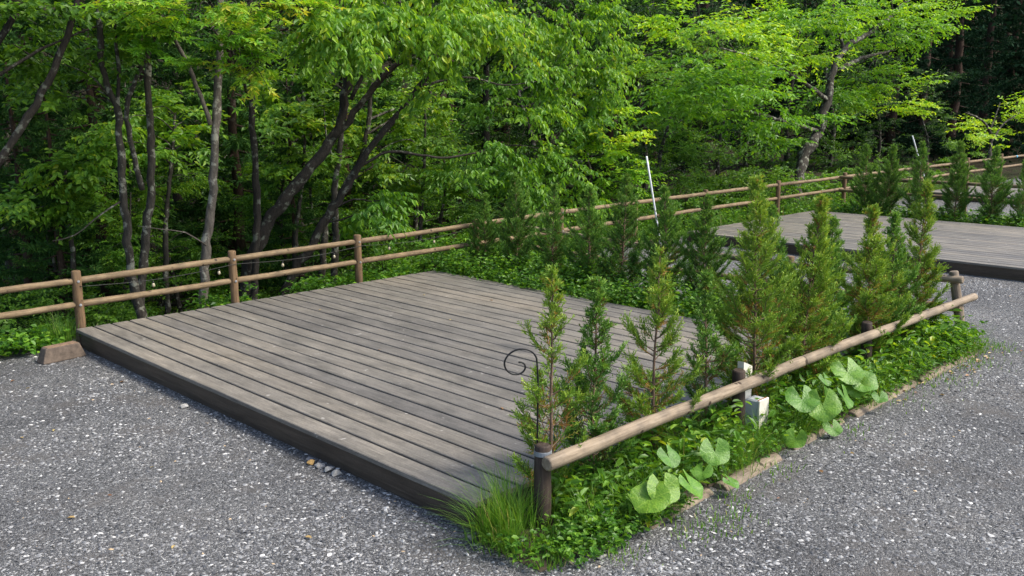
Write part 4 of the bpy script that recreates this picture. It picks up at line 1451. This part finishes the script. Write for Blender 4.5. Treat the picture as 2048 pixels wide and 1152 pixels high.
front = [  # x, y, height, width, branches, brown, bare, density, material, label
    (4.44, 4.13, 1.74, .42, 66, .25, .25, 1.0, 'sapling', 'front-row sapling with a thin bare upper stem, right behind the black hook'),
    (4.89, 4.14, 1.62, .34, 84, .30, .1, 1.1, 'sapling_dark', 'narrow darker front-row sapling, second from the corner post'),
    (5.60, 4.13, 1.72, .44, 74, .22, .2, 1.1, 'sapling', 'yellow-green front-row sapling with open arms, third from the corner post'),
    (6.38, 4.16, 1.45, .30, 70, .3, .15, 1.0, 'sapling_dark', 'thin small dark sapling just left of the electrical box'),
    (7.02, 4.14, 2.18, .44, 96, .2, .0, 1.1, 'sapling', 'tall full sapling with browned foot just right of the electrical box'),
    (7.93, 4.14, 1.95, .42, 92, .28, .0, 1.1, 'sapling', 'full sapling with rusty brown inner foliage left of the third front post'),
    (8.40, 4.22, 1.75, .30, 70, .3, .1, 1.0, 'sapling_dark', 'thin brown-stemmed sapling squeezed between two fuller ones left of the third front post'),
    (9.27, 4.14, 1.75, .44, 90, .28, .0, 1.1, 'sapling', 'broad sapling directly behind the third front post'),
    (9.85, 4.14, 1.62, .36, 80, .25, .0, 1.1, 'sapling_dark', 'darker sapling second from the far right end of the front row'),
    (10.50, 4.16, 1.92, .36, 84, .25, .08, 1.1, 'sapling', 'last sapling at the far right end of the front row, by the leaning post'),
]
FM = []
for i, (x, y, H, W, nb, br, bare, de, mt, lab) in enumerate(front):
    ms = sapling_mesh(600 + i, H * (.97 if i < 4 else .98), W * (.88 if i < 4 else 1.02), int(nb * (1.05 if i < 4 else 1.3)), br, bare, de)
    FM.append(ms)
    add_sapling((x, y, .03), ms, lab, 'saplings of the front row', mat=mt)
RM = [sapling_mesh(640 + i, 1.66, (.41, .45, .39, .47, .42)[i], (112, 124, 100, 118, 106)[i], .12, (0, .1, .15, 0, .2)[i], 1.15) for i in range(5)]
row1 = [(10.35, 11.1, .80, 'first dark sapling of the hedge row, against the back fence at the deck corner'), (10.4, 10.43, 1.0, 'second dark sapling of the hedge row behind the deck'),
        (10.4, 9.67, .93, 'third dark sapling of the hedge row behind the deck, broad'), (10.4, 8.92, .93, 'fourth dark sapling of the hedge row behind the deck, slim'),
        (10.4, 8.33, 1.05, 'tallest dark sapling of the hedge row behind the deck, fifth from the fence'), (10.4, 7.6, .98, 'sixth sapling of the hedge row behind the deck, in front of the white pole'),
        (10.4, 6.94, .93, 'seventh, yellowish sapling of the hedge row behind the deck'), (10.45, 5.95, .9, 'eighth sapling of the hedge row, half hidden behind the tall front one'),
        (10.45, 5.2, .85, 'ninth sapling of the hedge row, hidden among the front row crowns')]
for i, (x, y, s, lab) in enumerate(row1):
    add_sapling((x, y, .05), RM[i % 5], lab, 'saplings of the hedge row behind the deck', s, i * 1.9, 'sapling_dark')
row2 = [(22.3, 10.25, 1.05, 'first dark sapling of the second hedge row, beyond the second deck'), (22.3, 9.7, 1.05, 'second, slim sapling of the second hedge row'),
        (22.3, 8.88, 1.1, 'third sapling of the second hedge row, beside the far white pole'), (22.3, 8.08, 1.12, 'fourth, broad sapling of the second hedge row'),
        (22.3, 7.3, 1.06, 'fifth sapling of the second hedge row'), (22.3, 6.66, .9, 'sapling of the second hedge row cut by the right edge of the picture')]
for i, (x, y, s, lab) in enumerate(row2):
    add_sapling((x, y, .05), RM[(i + 2) % 5], lab, 'saplings of the second hedge row', s, 1 + i * 2.3, 'sapling_dark')
# red ribbon tied to the tall front sapling
mb = MB()
P = np.array([[0, 0, 0], [.012, -.01, -.03], [.02, -.015, -.07], [.035, -.012, -.11], [.05, -.016, -.15]])
w = np.array([.004, .012, .014, .013, .004])[:, None] * np.array([1.0, .3, .25])
V = np.vstack([P - w, P + w, P + w + np.array([0, -.002, 0]), P - w + np.array([0, -.002, 0])])
F = []
for i in range(4):
    for a, b in ((0, 5), (5, 10), (10, 15), (15, 0)):
        F.append((a + i, a + i + 1, b + i + 1, b + i))
mb.add(V, np.array(F))
q = PY(1511, 780, 4.05)
tag(link('ribbon', mb.mesh('ribbon'), MAT['red'], None, q), 'small red ribbon hanging on the tall sapling beside the electrical box', 'ribbon')
# blue tape on the far rail
mb = MB()
mb.add(*tube_geo(np.array([[0, 0, 0], [.0001, 0, 0], [.14, 0, 0], [.1401, 0, 0]]), [.03, .046, .046, .03], 12))
tag(link('tape', mb.mesh('tape', True), MAT['blue'], None, (36.9, BY + .012, float(rt(36.9)))), 'bit of blue tape round the top fence rail at the right edge', 'tape')

# ------------------------------------------------------------------ ground cover, grass and weeds (nobody could count them)
def cover(name, label, areas, tpl, Lr, ratio, mat, seed, hmax, cat):
    """areas: (x0,x1,y0,y1,n,height): low leaves growing in clumps"""
    rg = np.random.default_rng(seed)
    pos, d, nn = [], [], []
    for x0, x1, y0, y1, n, h in areas:
        nc = max(3, int(n / 26))
        cx_, cy_ = rg.uniform(x0, x1, nc), rg.uniform(y0, y1, nc)
        ch = h * rg.uniform(.35, 1.1, nc)
        k = rg.integers(nc, size=n)
        px_ = np.clip(cx_[k] + rg.normal(0, .10, n), x0 - .06, x1 + .06)
        py_ = np.clip(cy_[k] + rg.normal(0, .10, n), y0 - .06, y1 + .06)
        gz = np.where(py_ > EDGE, terrain(px_, py_), .03)
        pz = gz + ch[k] * rg.random(n) ** .7
        pos.append(np.stack([px_, py_, pz], 1))
        a = rg.uniform(0, 6.283, n)
        d.append(np.stack([np.cos(a), np.sin(a), rg.normal(-.05, .35, n)], 1))
        nn.append(np.array([0, 0, 1.0]) + rg.normal(size=(n, 3)) * .45)
    pos, d, nn = np.concatenate(pos), np.concatenate(d), np.concatenate(nn)
    LL = rg.uniform(Lr[0], Lr[1], len(pos))
    V, F = leaves_geo(tpl, pos, d, nn, LL, LL * ratio)
    o = link(name, mesh_arrays(name, V, F, np.repeat(np.clip(rg.normal(.46, .26, len(pos)), 0, 1), len(tpl[1]))), MAT[mat])
    return tag(o, label, cat, kind='stuff')


cover('ground_cover', 'leafy green ground cover under the hedge row behind the deck', [(9.5, 10.9, 8.4, 11.7, 9000, .52), (9.52, 11.0, 4.5, 8.4, 9500, .48), (9.40, 9.6, 8.0, 11.3, 1800, .36)], T_CHERRY, (.035, .075), .7, 'weed', 901, .4, 'ground cover')
cover('ground_cover', 'leafy green ground cover under the second hedge row', [(21.8, 23.1, 4.5, 11.7, 9000, .34)], T_SIMPLE, (.06, .11), .7, 'weed', 902, .4, 'ground cover')
cover('ground_cover', 'bright green ground cover at the left end of the back fence', [(.8, 3.8, 11.3, 12.6, 5000, .22)], T_CHERRY, (.04, .085), .8, 'weed', 903, .3, 'ground cover')
cover('weeds', 'mixed low weeds and clover in the front planting bed', [(4.2, 5.1, 3.52, 3.86, 2600, .17), (4.0, 4.35, 3.5, 3.8, 700, .12), (3.82, 4.05, 3.7, 4.1, 160, .14), (4.4, 5.3, 3.9, 4.2, 1600, .26), (5.0, 11.1, 3.64, 4.2, 8500, .22), (9.3, 11.1, 3.64, 4.0, 2600, .34), (7.0, 8.7, 3.66, 4.1, 2600, .34)], T_CHERRY, (.022, .055), .65, 'weed', 904, .3, 'weeds')
cover('verge_plants', 'low green plants along the foot of the back fence', [(5.6, 6.3, 11.5, 11.9, 500, .35), (7.2, 9.6, 11.45, 12.2, 2600, .3), (10.9, 16, 11.5, 12.4, 4200, .4), (16, 28, 11.35, 12.6, 7000, .4), (11.2, 12.2, 9.5, 11.4, 1800, .25)], T_SIMPLE, (.05, .10), .6, 'weed', 905, .3, 'plants')


cover('tall_weeds', 'taller broad-leaved weeds between the saplings of the front bed', [(5.2, 6.4, 3.75, 4.22, 620, .42), (6.8, 8.8, 3.72, 4.22, 1000, .46), (8.9, 11.1, 3.7, 4.2, 1300, .5), (4.4, 5.2, 3.6, 4.15, 420, .32), (9.55, 11.0, 4.3, 7.5, 900, .45)], T_CHERRY, (.06, .13), .42, 'cherry', 906, .4, 'weeds')


def grass(name, label, clumps, seed, mat='grass', wid=.006):
    """clumps: (x, y, spread, blades, length, lean x, lean y)"""
    rg = np.random.default_rng(seed)
    V0, F0, T0, n0 = [], [], [], 0
    for x, y, sp, n, L, lx, ly in clumps:
        b = np.stack([x + rg.normal(0, sp, n), y + rg.normal(0, sp, n), np.zeros(n)], 1)
        b[:, 2] = np.where(b[:, 1] > EDGE, terrain(b[:, 0], b[:, 1]), .02)
        out = np.stack([b[:, 0] - x, b[:, 1] - y, np.zeros(n)], 1) / max(sp, .01) * .22
        a = rg.uniform(0, 6.283, n)
        h = out + np.stack([np.cos(a), np.sin(a), 0 * a], 1) * .35 + np.array([lx, ly, 0])
        LL = L * rg.uniform(.4, 1.15, n)
        side = nrm(np.cross(h + 1e-4, np.array([0, 0, 1.0]))) * (wid * rg.uniform(.5, 1.1, n))[:, None] * .5
        rows = []
        for t in (0, .35, .7, 1.0):
            c = b + (np.array([0, 0, 1.0]) * (t * (1 - .38 * t * np.linalg.norm(h, axis=1)))[:, None] + h * (t ** 1.8)) * LL[:, None]
            c[:, 2] = np.maximum(c[:, 2], .015 + np.where(b[:, 1] > EDGE, b[:, 2], 0))
            w_ = side * (1 - t * .9)
            rows += [c - w_, c + w_]
        V = np.stack(rows, 1)
        V0.append(V.reshape(-1, 3))
        f = np.array([[0, 1, 3, 2], [2, 3, 5, 4], [4, 5, 7, 6]])
        F0.append((f[None] + (np.arange(n) * 8)[:, None, None]).reshape(-1, 4) + n0)
        T0.append(np.repeat(np.clip(rg.normal(.48, .23, n), 0, 1), 3))
        n0 += n * 8
    o = link(name, mesh_arrays(name, np.concatenate(V0), np.concatenate(F0), np.concatenate(T0)), MAT[mat])
    return tag(o, label, 'grass', kind='stuff')


cl = [(4.0, 4.12, .07, 420, .56, -.08, .06), (3.92, 4.20, .06, 240, .48, -.15, .06), (3.90, 4.02, .07, 260, .40, -.22, -.02), (3.98, 3.8, .07, 160, .2, -.2, -.2), (4.1, 4.2, .06, 260, .6, -.1, .1), (3.84, 4.12, .05, 90, .3, -.4, -.1),
      (4.45, 3.88, .10, 260, .34, .0, -.3), (4.65, 4.0, .10, 200, .36, .1, -.2), (4.3, 3.95, .08, 200, .34, .2, -.2), (4.0, 3.7, .08, 120, .2, -.3, -.3), (3.86, 3.88, .06, 110, .24, -.4, -.2)]
grass('tall_grass', 'tall grass tuft growing round the corner post and over the deck edge', [(a, b, c * 1.25, int(d * .75), e * .78, f, g) for a, b, c, d, e, f, g in cl], 911, wid=.0085)
cl = []
for i in range(110):
    x = 4.35 + i * .061
    cl.append((x + RNG.normal(0, .05), RNG.uniform(3.6, 4.12), .07, 70, RNG.uniform(.2, .42), RNG.normal(0, .15), -.14))
for x in (5.9, 6.1, 6.35, 6.9, 7.05):
    cl.append((x, 3.75, .09, 170, .26, 0, -.25))
grass('bed_grass', 'fine grass among the weeds of the front planting bed', cl, 912)
cl = [(2.2 + RNG.normal(0, 1) * .8, RNG.uniform(11.5, 12.4), .12, 40, .25, 0, -.1) for _ in range(20)] + [(3.78, 11.5, .06, 120, .45, 0, 0), (3.7, 11.62, .08, 100, .4, -.1, 0), (4.15, 11.5, .06, 60, .22, .1, 0)]
cl += [(x, RNG.uniform(11.45, 12.6), .2, 60, RNG.uniform(.3, .55), 0, -.1) for x in np.arange(11, 36, .22)]
cl += [(RNG.uniform(21.8, 23.0), y, .15, 50, .35, 0, 0) for y in np.arange(4.5, 11.5, .25)]
cl += [(RNG.uniform(9.6, 11.0), y, .12, 45, .35, 0, 0) for y in np.arange(4.5, 11.5, .25)]
grass('verge_grass', 'grass along the foot of the back fence and under the hedge rows', cl, 913, wid=.011)
# sparse sprouts and moss in the gravel by the bed
cl = []
for x, y, s, n in ((5.2, 3.2, .12, 90), (4.9, 3.28, .14, 110), (5.6, 3.38, .1, 70), (6.2, 3.42, .12, 60), (7.4, 3.42, .15, 60), (9.5, 3.5, .2, 150), (10.4, 3.5, .2, 200), (11.3, 3.55, .15, 160), (8.6, 3.5, .2, 80), (4.3, 3.4, .1, 60), (3.9, 3.62, .06, 60)):
    cl.append((x, y, s, n, .06, 0, 0))
grass('sprouts', 'sparse green sprouts in the gravel along the bed edge', cl, 914, wid=.012)

# ------------------------------------------------------------------ butterbur with big round leaves
def butterbur_leaf(seed, R):
    """kidney-shaped leaf with a notch at the stalk, cupped and wavy; tip along +X, notch at -X"""
    rg = np.random.default_rng(seed)
    na, nr = 44, 5
    ang = np.linspace(-math.pi + .30, math.pi - .30, na)
    V = [(0, 0, 0)]
    ph = rg.uniform(0, 6.28, 3)
    for j in range(1, nr + 1):
        t = j / nr
        for a in ang:
            ed = 1 + .03 * math.sin(5 * a + ph[0]) + .012 * math.sin(17 * a + ph[1])
            back = 1 - .25 * max(0, math.cos(a)) ** 2 * 0
            r = R * t * ed * (1.0 + .10 * max(0, -math.cos(a)) - .05 * max(0, math.cos(a)))
            ribs = .005 * R * math.cos(9 * a) * t
            z = .42 * R * t ** 2 + ribs * 1.5 + .10 * R * math.sin(3 * a + ph[2]) * t ** 2 + .02 * R * math.sin(7 * a + ph[1]) * t ** 3 - .34 * R * t ** 3
            V.append((r * math.cos(a), r * math.sin(a), z))
    F3 = [(0, 1 + i, 2 + i) for i in range(na - 1)]
    F4 = []
    for j in range(nr - 1):
        b0, b1 = 1 + j * na, 1 + (j + 1) * na
        F4 += [(b0 + i, b1 + i, b1 + i + 1, b0 + i + 1) for i in range(na - 1)]
    me = mesh_arrays('leaf', np.array(V), [np.array(F3), np.array(F4)], smooth=True)
    me.materials.append(MAT['butterbur'])
    return me


BL = [butterbur_leaf(i, 1.0) for i in range(4)]
plants = [('butterbur with overlapping big round leaves nearest the corner post, low over the gravel edge', [(1300, 998, .26, .135), (1327, 980, .30, .125), (1382, 972, .24, .125), (1338, 915, .36, .095), (1262, 1000, .2, .05)]),
          ('butterbur leaf standing upright left of the electrical box', [(1430, 905, .30, .12), (1405, 945, .22, .08), (1462, 965, .1, .075)]),
          ('butterbur with two large bright leaves right of the electrical box', [(1604, 800, .36, .15), (1645, 812, .32, .16), (1575, 790, .3, .08), (1590, 878, .14, .10), (1665, 857, .08, .09)]),
          ('butterbur with raised spreading leaves in front of the third front post', [(1695, 745, .42, .16), (1690, 795, .28, .12), (1727, 765, .34, .14), (1715, 775, .30, .12), (1650, 760, .40, .07), (1760, 795, .15, .08)])]
for i, (lab, lv) in enumerate(plants):
    c = PG(lv[0][0], lv[0][1], lv[0][2])
    base = np.array([c[0] + .05, 3.74, .03])
    r = thing('butterbur_plant', lab, 'plant', base)
    rg = np.random.default_rng(950 + i)
    for k, (px, py, z, R) in enumerate(lv):
        p = PG(px, py, z)
        o = link('leaf', BL[(i + k) % 4], None, r)
        # tilted towards the open gravel side
        tilt = rg.uniform(.5, 1.0)
        yaw = math.radians(-110 + rg.uniform(-60, 60))
        o.rotation_euler = (0, tilt, yaw)
        o.scale = (R * .9, R * .95, R)
        o.location = (p - base).tolist()
        mb = MB()
        foot = np.array([rg.normal(0, .05), rg.normal(0, .03), -.03])
        q = p - base
        P, RR = smooth_path([foot, foot * .4 + q * .6 + np.array([0, 0, .03]), q - np.array([0, 0, .002])], [.006, .005, .004], .04)
        mb.add(*tube_geo(P, RR, 6))
        link('stalk', mb.mesh('stalk', True), MAT['weed'], r)

# ------------------------------------------------------------------ stones
def rock_mesh(seed, s):
    rg = np.random.default_rng(seed)
    V = rand_dirs(rg, 16) * s * rg.uniform(.8, 1.1, (16, 1)) * np.array([1, .8, .55])
    import bmesh
    bm = bmesh.new()
    for v in V:
        bm.verts.new(v)
    h = bmesh.ops.convex_hull(bm, input=bm.verts)
    bmesh.ops.delete(bm, geom=[v for v in bm.verts if not v.link_faces], context='VERTS')
    me = bpy.data.meshes.new('stone')
    bm.to_mesh(me)
    bm.free()
    return me


for i, (px, py, s, m_, lab) in enumerate(((622, 928, .045, 'stone_ochre', 'small ochre stone against the deck fascia'), (637, 918, .05, 'stone_blue', 'dark bluish stone against the deck fascia'),
                                          (648, 932, .05, 'stone', 'grey stone next to the dark bluish one by the deck fascia'), (668, 940, .05, 'stone', 'pale stone in the middle of the little row by the deck fascia'),
                                          (687, 946, .055, 'stone', 'pale grey stone at the right end of the little row by the deck fascia'), (941, 1078, .035, 'stone', 'small grey stone at the foot of the fascia near the grass tuft'),
                                          (370, 815, .05, 'stone', 'pale stone on the gravel by the middle of the deck fascia'), (1205, 1117, .04, 'stone', 'small stone in the gravel at the foot of the weeds'))):
    p = PG(px, py, 0.0)
    if px < 960:
        p[0] = min(p[0], 3.80)
    tag(link('stone', rock_mesh(970 + i, s), MAT[m_], None, (p[0], p[1], s * .3)), lab, 'stone', 'loose stones')

# gravel chips: real flat stones on the sheet, thinning out with distance
rg = np.random.default_rng(5)
n = 330000
ang = rg.uniform(math.radians(-4), math.radians(92), n)
dist = 2.6 + 15.4 * rg.random(n) ** 1.35
X, Y = dist * np.cos(ang), dist * np.sin(ang)
ok = (Y < 11.3) & ~((X > DX0 + .03) & (X < 11.15) & (Y > 3.6)) & ~((X > 15.95))
ok &= ~((X > DX0 + .02) & (X < DX1) & (Y > DY0))
# patchy: more chips in some places than others
pat = .5 + .22 * np.sin(X * 2.1 + 1.3 * np.sin(Y * 1.7)) + .22 * np.sin(Y * 2.7 + 1.1 * np.sin(X * 2.3)) + .2 * np.sin(X * 6.3 + 2 * np.sin(Y * 4.1)) * np.sin(Y * 5.7 + 1.7 * np.sin(X * 3.3))
ok &= rg.random(n) < (.10 + .9 * np.clip(pat, 0, 1) ** 1.4)
# keep what lies within the view and a margin to the sides
q = (np.stack([X, Y, 0 * X], 1) - EYE) @ ROT
ux, uy = 1024 + FPX * q[:, 0] / -q[:, 2], 576 - FPX * q[:, 1] / -q[:, 2]
ok &= (ux > -350) & (ux < 2400) & (uy < 1400) & (q[:, 2] < 0)
X, Y, dist = X[ok], Y[ok], dist[ok]
n = min(len(X), 100000)
X, Y, dist = X[:n], Y[:n], dist[:n]
s = np.exp(rg.normal(math.log(.0086), .54, n)) * np.interp(dist, [3, 8, 16], [1, 1.1, 1.5])
s = np.minimum(s, .021)
O = np.array([[1, 0, 0], [.25, .9, .1], [-.8, .55, 0], [-.9, -.45, .1], [.1, -1, 0], [.75, -.6, .05], [0.1, 0.1, .62], [-.25, -.2, .55]])
OF = np.array([[0, 1, 6], [1, 2, 6], [2, 3, 7], [2, 7, 6], [3, 4, 7], [4, 5, 6], [4, 6, 7], [5, 0, 6]])
a = rg.uniform(0, 6.283, n)
J = O[None] * (1 + rg.normal(0, .16, (n, 8, 1))) * np.stack([np.ones(n), rg.uniform(.5, .95, n), rg.uniform(.35, .8, n)], 1)[:, None]
J = J * s[:, None, None]
tx, ty = rg.normal(0, .16, n), rg.normal(0, .16, n)
Zt = J[..., 2] + J[..., 0] * tx[:, None] + J[..., 1] * ty[:, None]
V = np.stack([X[:, None] + J[..., 0] * np.cos(a)[:, None] - J[..., 1] * np.sin(a)[:, None], Y[:, None] + J[..., 0] * np.sin(a)[:, None] + J[..., 1] * np.cos(a)[:, None], Zt + .001], -1)
F = OF[None] + (np.arange(n) * 8)[:, None, None]
t = np.clip(rg.beta(1.5, 1.7, n), 0, .97)
t[rg.random(n) < .003] = 1.0
o = link('gravel_chips', mesh_arrays('gravel_chips', V.reshape(-1, 3), F.reshape(-1, 3), np.repeat(t, 8)), MAT['chip'])
tag(o, 'loose grey and white gravel chips', 'gravel', kind='stuff')

# a few fallen leaves on the gravel and the deck
rg = np.random.default_rng(9)
pts = []
for px, py in ((60, 775), (250, 762), (215, 990), (350, 1090), (610, 1073), (150, 1035), (30, 760), (110, 858), (45, 876), (1700, 905), (1645, 945), (1930, 745), (1890, 790), (1450, 1010), (1560, 995), (300, 935)):
    p = PG(px, py, .012)
    pts.append(p)
for _ in range(60):
    p = np.array([rg.uniform(8.6, 11.4), rg.normal(3.52, .1), .012])
    pts.append(p)
for px, py in ((760, 700), (640, 620), (900, 640), (980, 600), (700, 600), (850, 590), (1000, 815)):
    pts.append(PG(px, py, DZ + .006))
pos = np.array(pts)
k = len(pos)
a = rg.uniform(0, 6.283, k)
LL = rg.uniform(.03, .06, k)
V, F = leaves_geo(T_CHERRY, pos, np.stack([np.cos(a), np.sin(a), 0 * a + .05], 1), np.array([0, 0, 1.0]) + rg.normal(size=(k, 3)) * .2, LL, LL * .6)
tag(link('fallen_leaves', mesh_arrays('fallen_leaves', V, F, np.repeat(rg.random(k), 4)), MAT['dead_leaf']), 'scattered dead leaves on the gravel and the deck', 'leaves', kind='stuff')
